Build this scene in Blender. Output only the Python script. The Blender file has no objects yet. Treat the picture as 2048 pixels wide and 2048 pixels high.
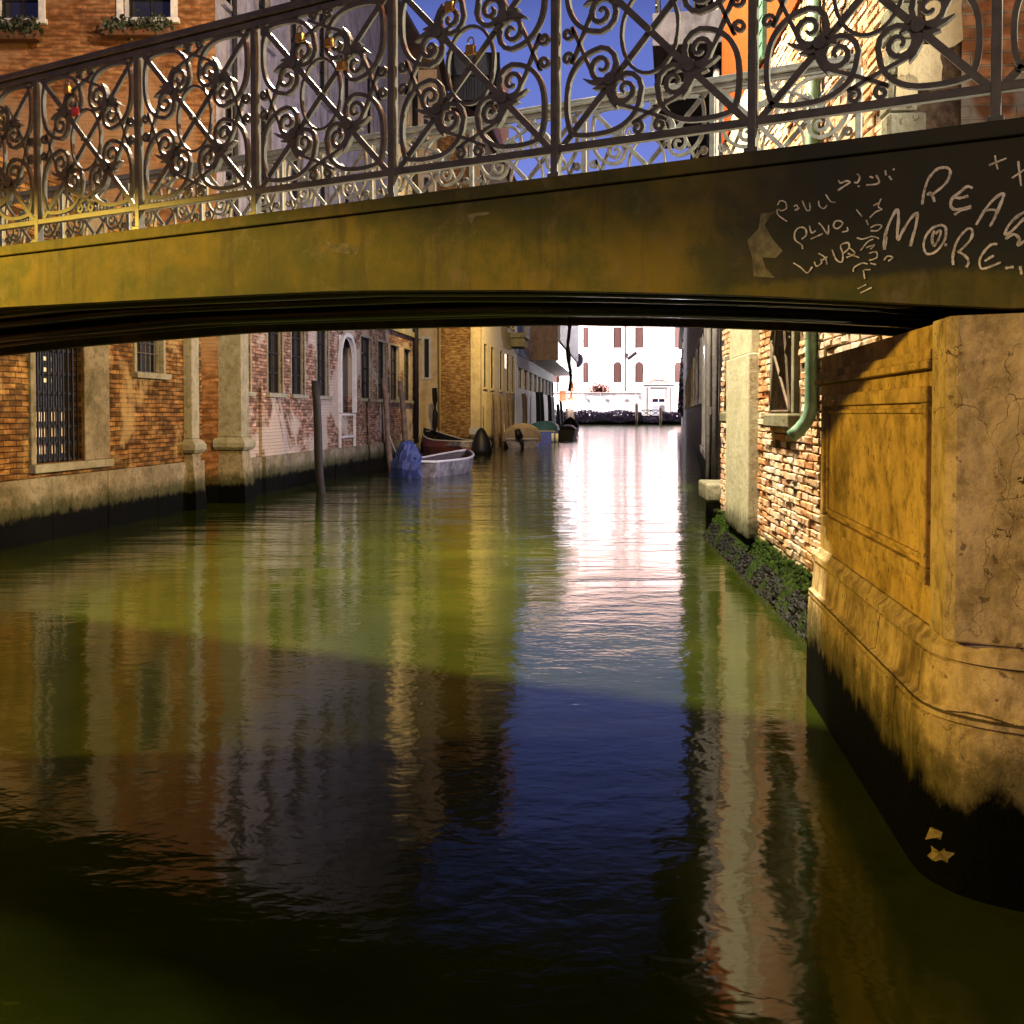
import bpy, math, random
from mathutils import Vector, Matrix
random.seed(7)
SC = bpy.context.scene
COL = SC.collection
R = math.radians

# ------------------------------------------------------------------ camera
F = 2048.0
CAMZ = 1.6
PITCH = R(1.5)
SHIFT = -(197 - F * math.tan(PITCH)) / 2048.0
cd = bpy.data.cameras.new('camera'); cam = bpy.data.objects.new('camera', cd); COL.objects.link(cam)
cd.sensor_width = 36; cd.lens = 36; cd.shift_y = SHIFT; cd.clip_end = 2000; cd.clip_start = 0.05
cam.location = (0, 0, CAMZ); cam.rotation_euler = (R(90) - PITCH, 0, 0)
SC.camera = cam

# ------------------------------------------------------------------ sky, sun, exposure
w = bpy.data.worlds.new('World'); SC.world = w; w.use_nodes = True
nt = w.node_tree; nt.nodes.clear()
sky = nt.nodes.new('ShaderNodeTexSky'); sky.sky_type = 'NISHITA'; sky.sun_disc = False
sky.sun_elevation = R(8.0); sky.sun_rotation = R(180); sky.air_density = 1.0; sky.ozone_density = 4.0; sky.dust_density = 0.2
mx = nt.nodes.new('ShaderNodeMix'); mx.data_type = 'RGBA'; mx.blend_type = 'MULTIPLY'; mx.inputs[0].default_value = 1.0
tcw = nt.nodes.new('ShaderNodeTexCoord'); szw = nt.nodes.new('ShaderNodeSeparateXYZ'); nt.links.new(tcw.outputs['Generated'], szw.inputs[0])
mrw = nt.nodes.new('ShaderNodeMapRange'); mrw.interpolation_type = 'SMOOTHSTEP'; mrw.inputs[1].default_value = 0.33; mrw.inputs[2].default_value = 0.47; mrw.inputs[3].default_value = 1.0; mrw.inputs[4].default_value = 0.10; nt.links.new(szw.outputs[2], mrw.inputs[0])
msw = nt.nodes.new('ShaderNodeMath'); msw.operation = 'MULTIPLY'; msw.inputs[1].default_value = 0.15; nt.links.new(mrw.outputs[0], msw.inputs[0])   # the dusk sky darkens towards the zenith
mx.inputs[7].default_value = (1.15, 0.62, 1.0, 1)
bg = nt.nodes.new('ShaderNodeBackground'); nt.links.new(msw.outputs[0], bg.inputs[1])
wo = nt.nodes.new('ShaderNodeOutputWorld')
nt.links.new(sky.outputs[0], mx.inputs[6]); nt.links.new(mx.outputs[2], bg.inputs[0]); nt.links.new(bg.outputs[0], wo.inputs[0])
SC.view_settings.view_transform = 'Standard'; SC.view_settings.look = 'None'
SC.view_settings.exposure = 0.0; SC.view_settings.gamma = 1.0
SC.cycles.max_bounces = 6; SC.cycles.diffuse_bounces = 2; SC.cycles.glossy_bounces = 4
SC.cycles.sample_clamp_indirect = 4.0; SC.cycles.caustics_reflective = False; SC.cycles.caustics_refractive = False
SC.cycles.use_denoising = True

def light(name, loc, power, color, radius=0.15, typ='POINT', target=None, spot=90, blend=0.3):
    l = bpy.data.lights.new(name, typ); l.energy = power; l.color = color; l.shadow_soft_size = radius
    o = bpy.data.objects.new(name, l); COL.objects.link(o); o.location = loc
    if typ == 'SPOT':
        l.spot_size = R(spot); l.spot_blend = blend
    if target is not None:
        d = Vector(target) - Vector(loc); o.rotation_euler = d.to_track_quat('-Z', 'Y').to_euler()
    return o

SODIUM = (1.0, 0.64, 0.09); WARM = (1.0, 0.87, 0.60); WHITE = (0.92, 0.90, 1.0); LAV = (0.82, 0.76, 1.0)
light('street_light_near', (-6.45, 4.3, 3.5), 2700, SODIUM, 0.10, 'SPOT', (-6.45, 4.3001, 0.0), 163, 0.05)   # hooded sodium lamp on the left bank
light('added_fill_front', (0.6, -4.0, 4.2), 850, (1.0, 0.70, 0.24), 0.15)                # added fill, no lamp known: brightens the abutment front and evens the girder
light('street_light_bridge', (-0.1, 10.0, 9.1), 17000, WARM, 0.45, 'SPOT', (-0.1+7.77, 10.0, 9.1-6.29), 150, 0.06)
light('added_fill_left_bank', (1.9, 12.0, 3.4), 3600, (1.0, 0.72, 0.26), 0.15, 'SPOT', (-6.0, 11.6, 2.0), 132, 0.35)   # added fill without a fitting, set opposite to warm the left bank
light('added_fill_upper_left', (-1.0, 12.0, 9.6), 4600, (1.0, 0.80, 0.56), 0.2, 'SPOT', (-7.0, 19.5, 8.2), 105, 0.5)                         # added fill for the upper left walls, no such lamp known
light('street_light_landing', (5.2, 3.2, 4.7), 6500, (1.0, 0.95, 0.80), 0.12, 'SPOT', (-2.0, 5.9, 3.0), 50, 0.5)          # lamp where the bridge lands, right of the frame
light('street_light_left', (-1.2, 30.0, 7.5), 3800, (1.0, 0.66, 0.18), 0.2, 'SPOT', (-3.2, 46.0, 5.0), 140, 0.6)             # bracket lamp on the left facade
light('street_light_corner', (2.6, 45.0, 7.0), 3500, (1.0, 0.74, 0.28), 0.25, 'SPOT', (-1.0, 57.0, 3.5), 110, 0.6)
light('water_door_light', (4.0, 21.5, 3.05), 4500, LAV, 0.12, 'SPOT', (-4.5, 23.5, 0.9), 150, 0.1)
light('quay_flood_light_a', (1.0, 151.8, 14.0), 85000, (1.0, 0.93, 0.96), 0.4)
light('quay_flood_light_b', (33.0, 151.8, 14.0), 70000, (1.0, 0.93, 0.96), 0.4)

# ------------------------------------------------------------------ helpers
CP, SP = math.cos(PITCH), math.sin(PITCH)
def ray(u, v):
    x = (u - 1024) / F; y = (1024 - v) / F + SHIFT
    dy = CP + y * SP; dz = -SP + y * CP
    return Vector((x / dy, 1.0, dz / dy))
def P(u, v, d):
    r = ray(u, v); return Vector((r.x * d, d, CAMZ + r.z * d))

def setp(o, label=None, cat=None, group=None, kind=None):
    if label: o['label'] = label
    if cat: o['category'] = cat
    if group: o['group'] = group
    if kind: o['kind'] = kind
    return o
def thing(name, label, cat, loc=(0, 0, 0), rz=0, group=None):
    o = bpy.data.objects.new(name, None); COL.objects.link(o); o.location = loc; o.rotation_euler = (0, 0, rz)
    return setp(o, label, cat, group)
def copy_tree(o, parent=None):
    c = o.copy(); COL.objects.link(c)
    if parent is not None: c.parent = parent
    for ch in list(o.children): copy_tree(ch, c)
    return c

class MB:
    def __init__(s): s.v = []; s.f = []; s.a = []; s.rnd = 0.0
    def face(s, pts):
        i = len(s.v); s.v += [tuple(p) for p in pts]; s.f.append(tuple(range(i, i + len(pts)))); s.a.append(s.rnd)
    def raw(s, vs, fs):
        i = len(s.v); s.v += [tuple(p) for p in vs]
        for f in fs: s.f.append(tuple(i + k for k in f)); s.a.append(s.rnd)
    def box(s, a, b):
        x0, y0, z0 = a; x1, y1, z1 = b
        vs = [(x0,y0,z0),(x1,y0,z0),(x1,y1,z0),(x0,y1,z0),(x0,y0,z1),(x1,y0,z1),(x1,y1,z1),(x0,y1,z1)]
        s.raw(vs, [(0,3,2,1),(4,5,6,7),(0,1,5,4),(1,2,6,5),(2,3,7,6),(3,0,4,7)])
    def tube(s, pts, r, n=6, cap=True):
        pts = [Vector(p) for p in pts]; rings = []
        up = Vector((0, 0, 1))
        for i, p in enumerate(pts):
            t = (pts[min(i+1, len(pts)-1)] - pts[max(i-1, 0)]).normalized()
            a = t.cross(up)
            if a.length < 1e-3: a = t.cross(Vector((1, 0, 0)))
            a.normalize(); b = t.cross(a)
            rr = r[i] if isinstance(r, (list, tuple)) else r
            rings.append([p + (a * math.cos(2*math.pi*k/n) + b * math.sin(2*math.pi*k/n)) * rr for k in range(n)])
        vs = [q for g in rings for q in g]; fs = []
        for i in range(len(rings) - 1):
            for k in range(n):
                fs.append((i*n+k, i*n+(k+1) % n, (i+1)*n+(k+1) % n, (i+1)*n+k))
        if cap:
            fs.append(tuple(range(n-1, -1, -1))); fs.append(tuple((len(rings)-1)*n + k for k in range(n)))
        s.raw(vs, fs)
    def ribbon(s, pts, hw, d, y0=0.0):
        """flat bar bent in the x-z plane: half width hw (may be a list), depth d in y"""
        n = len(pts); vs = []; fs = []
        for i, (x, z) in enumerate(pts):
            ax, az = pts[max(i-1, 0)]; bx, bz = pts[min(i+1, n-1)]
            tx, tz = bx-ax, bz-az; L = math.hypot(tx, tz) or 1; nx, nz = -tz/L, tx/L
            h = hw[i] if isinstance(hw, (list, tuple)) else hw
            vs += [(x+nx*h, y0-d/2, z+nz*h), (x-nx*h, y0-d/2, z-nz*h), (x-nx*h, y0+d/2, z-nz*h), (x+nx*h, y0+d/2, z+nz*h)]
        for i in range(n-1):
            a = 4*i; b = a+4
            for k in range(4): fs.append((a+k, a+(k+1) % 4, b+(k+1) % 4, b+k))
        fs.append((3, 2, 1, 0)); e = 4*(n-1); fs.append((e, e+1, e+2, e+3))
        s.raw(vs, fs)
    def loft(s, rings, close=True, caps=True):
        n = len(rings[0]); vs = [q for g in rings for q in g]; fs = []
        for i in range(len(rings)-1):
            for k in range(n if close else n-1):
                fs.append((i*n+k, i*n+(k+1) % n, (i+1)*n+(k+1) % n, (i+1)*n+k))
        if caps:
            fs.append(tuple(range(n-1, -1, -1))); fs.append(tuple((len(rings)-1)*n+k for k in range(n)))
        s.raw(vs, fs)
    def build(s, name, mat, parent=None, smooth=False, bevel=0, attr=False, sub=0):
        me = bpy.data.meshes.new(name); me.from_pydata(s.v, [], s.f); me.update()
        if attr:
            at = me.attributes.new('rnd', 'FLOAT', 'FACE'); at.data.foreach_set('value', s.a)
        me.materials.append(mat)
        if smooth: me.polygons.foreach_set('use_smooth', [True]*len(me.polygons))
        o = bpy.data.objects.new(name, me); COL.objects.link(o)
        if parent is not None: o.parent = parent
        if bevel:
            m = o.modifiers.new('b', 'BEVEL'); m.width = bevel; m.segments = 2; m.limit_method = 'ANGLE'
        if sub:
            m = o.modifiers.new('s', 'SUBSURF'); m.levels = sub; m.render_levels = sub
        return o

# ------------------------------------------------------------------ materials
MATS = {}
class NB:
    def __init__(s, name):
        s.m = bpy.data.materials.new(name); s.m.use_nodes = True; s.t = s.m.node_tree; s.t.nodes.clear()
        s.out = s.n('ShaderNodeOutputMaterial'); s.b = s.n('ShaderNodeBsdfPrincipled'); s.l(s.b.outputs[0], s.out.inputs[0])
    def n(s, t, **k):
        x = s.t.nodes.new(t)
        for a, b in k.items(): setattr(x, a, b)
        return x
    def l(s, a, b): s.t.links.new(a, b)
    def val(s, x, inp):
        if hasattr(x, 'is_linked') or hasattr(x, 'links'): s.l(x, inp)
        else: inp.default_value = x
    def noise(s, co, scale, detail=4, rough=0.55, dist=0.0):
        x = s.n('ShaderNodeTexNoise'); x.inputs['Scale'].default_value = scale; x.inputs['Detail'].default_value = detail
        x.inputs['Roughness'].default_value = rough; x.inputs['Distortion'].default_value = dist
        s.l(co, x.inputs['Vector']); return x.outputs['Fac']
    def ramp(s, f, a, b, ca=0.0, cb=1.0):
        x = s.n('ShaderNodeMapRange'); x.interpolation_type = 'SMOOTHSTEP'
        x.inputs[1].default_value = a; x.inputs[2].default_value = b; x.inputs[3].default_value = ca; x.inputs[4].default_value = cb
        s.l(f, x.inputs[0]); return x.outputs[0]
    def mix(s, f, a, b, mode='MIX'):
        x = s.n('ShaderNodeMix', data_type='RGBA', blend_type=mode)
        s.val(f, x.inputs[0])
        for q, i in ((a, 6), (b, 7)):
            if isinstance(q, tuple): x.inputs[i].default_value = (*q, 1)
            else: s.l(q, x.inputs[i])
        return x.outputs[2]
    def math(s, op, a, b=0.0, c=0.0):
        x = s.n('ShaderNodeMath', operation=op); s.val(a, x.inputs[0]); s.val(b, x.inputs[1]); s.val(c, x.inputs[2]); return x.outputs[0]
    def obj(s, scale=(1, 1, 1), rot=(0, 0, 0)):
        c = s.n('ShaderNodeTexCoord'); m = s.n('ShaderNodeMapping'); m.inputs['Scale'].default_value = scale
        m.inputs['Rotation'].default_value = rot; s.l(c.outputs['Object'], m.inputs[0]); return m.outputs[0]
    def world(s, scale=(1, 1, 1)):
        c = s.n('ShaderNodeNewGeometry'); m = s.n('ShaderNodeMapping'); m.inputs['Scale'].default_value = scale
        s.l(c.outputs['Position'], m.inputs[0]); return m.outputs[0]
    def bump(s, h, strength=0.5, dist=0.02, prev=None):
        x = s.n('ShaderNodeBump'); x.inputs['Strength'].default_value = strength; x.inputs['Distance'].default_value = dist
        s.l(h, x.inputs['Height'])
        if prev is not None: s.l(prev, x.inputs['Normal'])
        return x.outputs[0]
    def tide(s, col, level=0.34, rag=0.14, green=(0.016, 0.022, 0.005), dark=(0.0015, 0.0017, 0.0008)):
        g = s.n('ShaderNodeNewGeometry'); sx = s.n('ShaderNodeSeparateXYZ'); s.l(g.outputs['Position'], sx.inputs[0])
        n = s.noise(s.world((3, 3, 1.5)), 2.6, 6, 0.7)
        z = s.math('ADD', sx.outputs[2], s.math('MULTIPLY', s.math('SUBTRACT', n, 0.5), rag * 2.2))
        g1 = s.ramp(z, level - 0.05, level + 0.05); n5 = s.noise(s.world((1, 1, 1)), 16, 5, 0.7); z2 = s.math('ADD', z, s.math('MULTIPLY', s.math('SUBTRACT', n5, 0.5), 0.25))
        g2 = s.ramp(z2, level + 0.05, level + 0.28)
        grime = s.mix(0.78, col, green)
        c = s.mix(g2, grime, col)
        c = s.mix(g1, dark, c)
        return c
    def done(s, col, rough=0.8, spec=0.3, metal=0.0, nrm=None):
        s.val(col if not isinstance(col, tuple) else (*col, 1), s.b.inputs['Base Color'])
        s.val(rough, s.b.inputs['Roughness']); s.b.inputs['Specular IOR Level'].default_value = spec
        s.b.inputs['Metallic'].default_value = metal
        if nrm is not None: s.l(nrm, s.b.inputs['Normal'])
        return s.m

def plain(name, col, rough=0.6, spec=0.4, metal=0.0, var=0.25, scale=6, bump=0.3, bd=0.01):
    b = NB(name); co = b.obj(); n = b.noise(co, scale, 6, 0.65)
    dk = tuple(c * (1 - var) for c in col); lt = tuple(min(1, c * (1 + var)) for c in col)
    c = b.mix(b.ramp(n, 0.3, 0.7), dk, lt)
    return b.done(c, rough, spec, metal, b.bump(b.noise(co, scale * 4, 6, 0.7), bump, bd))

def brick_mat(name, c1, c2, mortar, patch=(0.42, 0.36, 0.30), patch_amt=(0.62, 0.68), tide=True, course=0.068, bd=0.02, salt=None):
    b = NB(name); co = b.obj()
    dn = b.n('ShaderNodeTexNoise'); dn.inputs['Scale'].default_value = 3.0; dn.inputs['Detail'].default_value = 3; b.l(co, dn.inputs['Vector'])
    off = b.n('ShaderNodeVectorMath', operation='MULTIPLY_ADD'); b.l(dn.outputs['Color'], off.inputs[0]); off.inputs[1].default_value = (0.04, 0.04, 0.03); b.l(co, off.inputs[2])
    sp = b.n('ShaderNodeSeparateXYZ'); b.l(off.outputs[0], sp.inputs[0])
    cb = b.n('ShaderNodeCombineXYZ'); b.l(sp.outputs[0], cb.inputs[0]); b.l(sp.outputs[2], cb.inputs[1])
    # flip to y for walls running the other way: use x only, faces are drawn in the x-z plane
    bt = b.n('ShaderNodeTexBrick'); b.l(cb.outputs[0], bt.inputs['Vector'])
    bt.inputs['Scale'].default_value = 1.0; bt.inputs['Brick Width'].default_value = 0.25; bt.inputs['Row Height'].default_value = course
    bt.inputs['Mortar Size'].default_value = 0.008; bt.inputs['Mortar Smooth'].default_value = 0.4; bt.inputs['Bias'].default_value = 0.0
    bt.inputs['Color1'].default_value = (*c1, 1); bt.inputs['Color2'].default_value = (*c2, 1); bt.inputs['Mortar'].default_value = (*mortar, 1)
    n1 = b.noise(co, 1.1, 6, 0.6); n2 = b.noise(co, 9, 5, 0.7); n3 = b.noise(co, 0.55, 5, 0.6, 0.6)
    cell = b.noise(b.obj((4.1, 4.1, 1/course*0.98)), 1.0, 0, 0.5)
    base_ = b.mix(b.ramp(cell, 0.32, 0.68), b.mix(1.0, bt.outputs['Color'], (0.55, 0.5, 0.42), 'MULTIPLY'), b.mix(1.0, bt.outputs['Color'], (1.35, 1.4, 1.35), 'MULTIPLY'))
    c = b.mix(b.ramp(n2, 0.35, 0.7), base_, b.mix(1.0, bt.outputs['Color'], (0.55, 0.5, 0.45), 'MULTIPLY'))
    c = b.mix(b.ramp(n1, 0.35, 0.65, 0.0, 0.6), c, b.mix(1.0, c, (0.5, 0.42, 0.36), 'MULTIPLY'))
    pm = b.ramp(n3, patch_amt[0], patch_amt[1])
    pc = b.mix(n2, patch, tuple(x * 0.75 for x in patch))
    c = b.mix(pm, c, pc)
    if salt: 
        c = b.mix(b.ramp(b.noise(co, 1.7, 7, 0.7), 0.52, 0.7, 0.0, 0.75), c, salt)
    if tide: c = b.tide(c)
    h = b.math('ADD', b.math('MULTIPLY', bt.outputs['Fac'], -0.6), b.math('MULTIPLY', n2, 0.8))
    return b.done(c, 0.9, 0.05, 0.0, b.bump(h, 0.9, bd))

def stone_mat(name, c1, c2, stain=(0.10, 0.085, 0.05), stain_amt=(0.5, 0.75), cracks=0.0, tide=True, streak=True, rough=0.75, blocks=None):
    b = NB(name); co = b.obj(); n = b.noise(co, 2.2, 8, 0.65); n2 = b.noise(co, 14, 6, 0.7)
    c = b.mix(b.ramp(n, 0.3, 0.7), c1, c2)
    sc = b.noise(b.obj((2.4, 2.4, 0.75)), 1.5, 8, 0.72, 0.4) if streak else b.noise(co, 1.3, 7, 0.7)
    c = b.mix(b.ramp(sc, stain_amt[0], stain_amt[1], 0, 0.85), c, stain)
    c = b.mix(b.ramp(n2, 0.25, 0.55, 0.35, 0), c, stain)
    h = b.math('MULTIPLY', n2, 0.5)
    if cracks:
        dn = b.n('ShaderNodeTexNoise'); dn.inputs['Scale'].default_value = 5; dn.inputs['Detail'].default_value = 5; b.l(co, dn.inputs['Vector'])
        off = b.n('ShaderNodeVectorMath', operation='MULTIPLY_ADD'); b.l(dn.outputs['Color'], off.inputs[0]); off.inputs[1].default_value = (0.25, 0.25, 0.25); b.l(b.obj((1, 1, 0.22)), off.inputs[2])
        vo = b.n('ShaderNodeTexVoronoi', feature='DISTANCE_TO_EDGE'); vo.inputs['Scale'].default_value = 6.5; b.l(off.outputs[0], vo.inputs['Vector'])
        cm = b.ramp(vo.outputs['Distance'], 0.0, 0.007, 1, 0)
        cm = b.math('MULTIPLY', cm, b.ramp(b.noise(co, 2.0, 3), 0.42, 0.62))
        c = b.mix(b.math('MULTIPLY', cm, cracks), c, (0.035, 0.022, 0.012))
        h = b.math('SUBTRACT', h, b.math('MULTIPLY', cm, 0.8))
        mt = b.noise(co, 9, 7, 0.75, 0.3); c = b.mix(b.ramp(mt, 0.45, 0.66, 0, 0.55), c, stain)
        pt = b.noise(co, 22, 2, 0.5); pm = b.ramp(pt, 0.68, 0.72); c = b.mix(b.math('MULTIPLY', pm, 0.7), c, (0.08, 0.055, 0.03))
    if blocks:
        sp = b.n('ShaderNodeSeparateXYZ'); b.l(co, sp.inputs[0]); cb = b.n('ShaderNodeCombineXYZ')
        b.l(b.math('ADD', b.math('ADD', sp.outputs[0], sp.outputs[1]), b.math('MULTIPLY', n2, 0.02)), cb.inputs[0]); b.l(b.math('ADD', sp.outputs[2], b.math('MULTIPLY', n2, 0.012)), cb.inputs[1])
        bt = b.n('ShaderNodeTexBrick'); b.l(cb.outputs[0], bt.inputs['Vector']); bt.inputs['Scale'].default_value = 1.0
        bt.inputs['Brick Width'].default_value = blocks[0]; bt.inputs['Row Height'].default_value = blocks[1]; bt.inputs['Mortar Size'].default_value = 0.006; bt.inputs['Mortar Smooth'].default_value = 0.3
        c = b.mix(b.math('MULTIPLY', bt.outputs['Fac'], 0.85), c, (0.03, 0.022, 0.012)); h = b.math('SUBTRACT', h, bt.outputs['Fac'])
    if tide: c = b.tide(c)
    return b.done(c, rough, 0.03, 0, b.bump(h, 0.8, 0.03))

M = {}
M['brick_near'] = brick_mat('brick_near', (0.30, 0.15, 0.045), (0.085, 0.045, 0.016), (0.05, 0.035, 0.018), (0.27, 0.18, 0.075), (0.55, 0.62), salt=(0.34, 0.22, 0.08), bd=0.035)
M['brick_pink'] = brick_mat('brick_pink', (0.42, 0.25, 0.17), (0.15, 0.09, 0.065), (0.10, 0.08, 0.065), (0.36, 0.29, 0.22), (0.50, 0.56), salt=(0.48, 0.36, 0.26), bd=0.03)
M['brick_side'] = brick_mat('brick_side', (0.30, 0.135, 0.055), (0.22, 0.105, 0.045), (0.20, 0.12, 0.065), (0.30, 0.175, 0.09), (0.42, 0.62), tide=True, bd=0.012)
M['brick_dark'] = brick_mat('brick_dark', (0.40, 0.24, 0.10), (0.26, 0.15, 0.07), (0.22, 0.16, 0.10), (0.34, 0.24, 0.12), (0.60, 0.70))
M['brick_corner'] = brick_mat('brick_corner', (0.50, 0.22, 0.10), (0.38, 0.19, 0.09), (0.34, 0.26, 0.17), (0.40, 0.35, 0.24), (0.50, 0.54), tide=False, course=0.075)
M['plaster_grey'] = stone_mat('plaster_grey', (0.26, 0.24, 0.24), (0.17, 0.15, 0.155), (0.07, 0.06, 0.065), (0.45, 0.7))
M['plaster_ochre'] = stone_mat('plaster_ochre', (0.52, 0.42, 0.25), (0.40, 0.30, 0.16), (0.20, 0.14, 0.07), (0.5, 0.8))
M['plaster_orange'] = stone_mat('plaster_orange', (0.20, 0.042, 0.010), (0.17, 0.036, 0.009), (0.14, 0.03, 0.01), (0.6, 0.9), tide=False)
M['plaster_pink'] = stone_mat('plaster_pink', (0.80, 0.53, 0.49), (0.82, 0.61, 0.56), (0.64, 0.36, 0.30), (0.55, 0.8), tide=False, streak=False)
M['plaster_pale'] = plain('plaster_pale', (0.72, 0.68, 0.66), 0.9, 0.2, 0, 0.08, 3)
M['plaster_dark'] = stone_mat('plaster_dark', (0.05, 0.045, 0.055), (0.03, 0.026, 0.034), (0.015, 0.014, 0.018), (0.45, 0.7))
M['stone'] = stone_mat('stone', (0.25, 0.23, 0.165), (0.17, 0.155, 0.10), (0.09, 0.075, 0.04), (0.55, 0.8), cracks=0.5)
M['stone_pale'] = stone_mat('stone_pale', (0.50, 0.46, 0.33), (0.38, 0.35, 0.24), (0.30, 0.25, 0.14), (0.6, 0.85), cracks=0.3)
M['stone_plinth'] = stone_mat('stone_plinth', (0.23, 0.19, 0.125), (0.15, 0.12, 0.07), (0.05, 0.045, 0.02), (0.45, 0.7), cracks=0.35, streak=False)
M['stone_pier'] = stone_mat('stone_pier', (0.62, 0.42, 0.15), (0.36, 0.24, 0.08), (0.075, 0.050, 0.018), (0.42, 0.70), cracks=0.5, streak=False)
M['stone_corner'] = stone_mat('stone_corner', (0.56, 0.43, 0.26), (0.36, 0.27, 0.13), (0.09, 0.06, 0.02), (0.44, 0.70), cracks=0.8)
M['stone_base'] = stone_mat('stone_base', (0.58, 0.44, 0.26), (0.38, 0.28, 0.14), (0.09, 0.06, 0.02), (0.44, 0.68), cracks=0.5, blocks=(0.95, 0.60))
M['frame_white'] = plain('frame_white', (0.44, 0.42, 0.38), 0.7, 0.3, 0, 0.15, 8)
M['mortar'] = plain('mortar', (0.16, 0.11, 0.07), 0.95, 0.1, 0, 0.4, 20, 0.8, 0.02)
M['iron'] = plain('iron', (0.060, 0.056, 0.042), 0.42, 0.35, 0.0, 0.3, 14, 0.3, 0.002)
M['iron_pale'] = plain('iron_pale', (0.17, 0.17, 0.145), 0.42, 0.5, 0.0, 0.25, 14, 0.3, 0.002)  # paler copy of the iron: the far railing's lamplight is in its colour
M['black'] = plain('black', (0.008, 0.008, 0.009), 0.5, 0.3, 0, 0.3, 5)
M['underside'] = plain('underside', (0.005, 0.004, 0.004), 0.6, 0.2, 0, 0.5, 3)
M['pipe'] = plain('pipe', (0.008, 0.007, 0.007), 0.3, 0.4, 0.2, 0.4, 3)
M['wood'] = plain('wood', (0.11, 0.075, 0.05), 0.8, 0.2, 0, 0.4, 5)
M['wood_dark'] = plain('wood_dark', (0.007, 0.006, 0.006), 0.7, 0.3, 0, 0.4, 5)
M['green_pipe'] = plain('green_pipe', (0.11, 0.20, 0.13), 0.6, 0.4, 0, 0.35, 6)
M['green_shutter'] = plain('green_shutter', (0.045, 0.12, 0.08), 0.6, 0.4, 0, 0.2, 6)
M['brown_shutter'] = plain('brown_shutter', (0.055, 0.024, 0.018), 0.7, 0.2, 0, 0.2, 6)
M['roof'] = plain('roof', (0.06, 0.035, 0.025), 0.9, 0.2, 0, 0.3, 3)
M['metal_slat'] = plain('metal_slat', (0.36, 0.37, 0.42), 0.5, 0.4, 0.2, 0.1, 3)
M['metal_brown'] = plain('metal_brown', (0.26, 0.18, 0.12), 0.6, 0.3, 0, 0.2, 3)
M['tarp_blue'] = plain('tarp_blue', (0.022, 0.036, 0.12), 0.55, 0.4, 0, 0.35, 5, 0.8, 0.03)
M['tarp_teal'] = plain('tarp_teal', (0.03, 0.09, 0.15), 0.6, 0.3, 0, 0.25, 5, 0.6, 0.03)
M['tarp_brown'] = plain('tarp_brown', (0.22, 0.17, 0.13), 0.7, 0.3, 0, 0.2, 3, 0.8, 0.05)
M['boat_white'] = plain('boat_white', (0.17, 0.155, 0.155), 0.5, 0.3, 0, 0.6, 4)
M['boat_blue'] = plain('boat_blue', (0.03, 0.06, 0.55), 0.4, 0.5, 0, 0.2, 5)
M['boat_red'] = plain('boat_red', (0.22, 0.06, 0.03), 0.5, 0.4, 0, 0.2, 5)
M['boat_inner'] = plain('boat_inner', (0.06, 0.045, 0.045), 0.7, 0.3, 0, 0.2, 5)
M['brass'] = plain('brass', (0.42, 0.22, 0.04), 0.35, 0.5, 0.85, 0.15, 20)
M['red_paint'] = plain('red_paint', (0.6, 0.04, 0.04), 0.4, 0.5, 0.2, 0.1, 20)
M['leaf'] = plain('leaf', (0.018, 0.022, 0.008), 0.6, 0.3, 0, 0.5, 12)
M['leaf_dark'] = plain('leaf_dark', (0.10, 0.075, 0.11), 0.7, 0.3, 0, 0.6, 1.5)
M['leaf_yellow'] = plain('leaf_yellow', (0.28, 0.20, 0.03), 0.6, 0.3, 0, 0.3, 30)
M['terracotta'] = plain('terracotta', (0.08, 0.035, 0.015), 0.8, 0.2)
M['sign_orange'] = plain('sign_orange', (0.5, 0.16, 0.06), 0.7, 0.2)
M['sign_blue'] = plain('sign_blue', (0.05, 0.12, 0.5), 0.5, 0.3)
M['plastic'] = plain('plastic', (0.75, 0.75, 0.72), 0.4, 0.5)
M['algae'] = plain('algae', (0.014, 0.028, 0.002), 0.8, 0.08, 0, 0.7, 10, 1.0, 0.03)
M['mussel'] = plain('mussel', (0.005, 0.0045, 0.0045), 0.6, 0.10, 0, 0.6, 8, 0.4, 0.01)
M['ground'] = stone_mat('paving', (0.30, 0.28, 0.25), (0.22, 0.20, 0.18), tide=False, streak=False)
b = NB('chalk'); M['chalk'] = b.done(b.mix(b.ramp(b.noise(b.obj(), 40, 4, 0.8), 0.3, 0.6), (0.22, 0.20, 0.15), (0.66, 0.62, 0.50)), 0.9, 0.1)
b = NB('glass_dark'); M['glass'] = b.done(b.mix(b.noise(b.obj(), 2.0), (0.006, 0.006, 0.008), (0.02, 0.018, 0.018)), 0.12, 0.5)
def emis(name, col, s):
    b = NB(name); b.b.inputs['Emission Color'].default_value = (*col, 1); b.b.inputs['Emission Strength'].default_value = s
    return b.done(col, 0.5)
M['lamp_white'] = emis('lamp_white', (0.9, 0.92, 1.0), 9)
M['lamp_violet'] = emis('lamp_violet', (0.5, 0.2, 1.0), 5)
M['lit_pane'] = emis('lit_pane', (1.0, 0.72, 0.40), 0.42)

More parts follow.
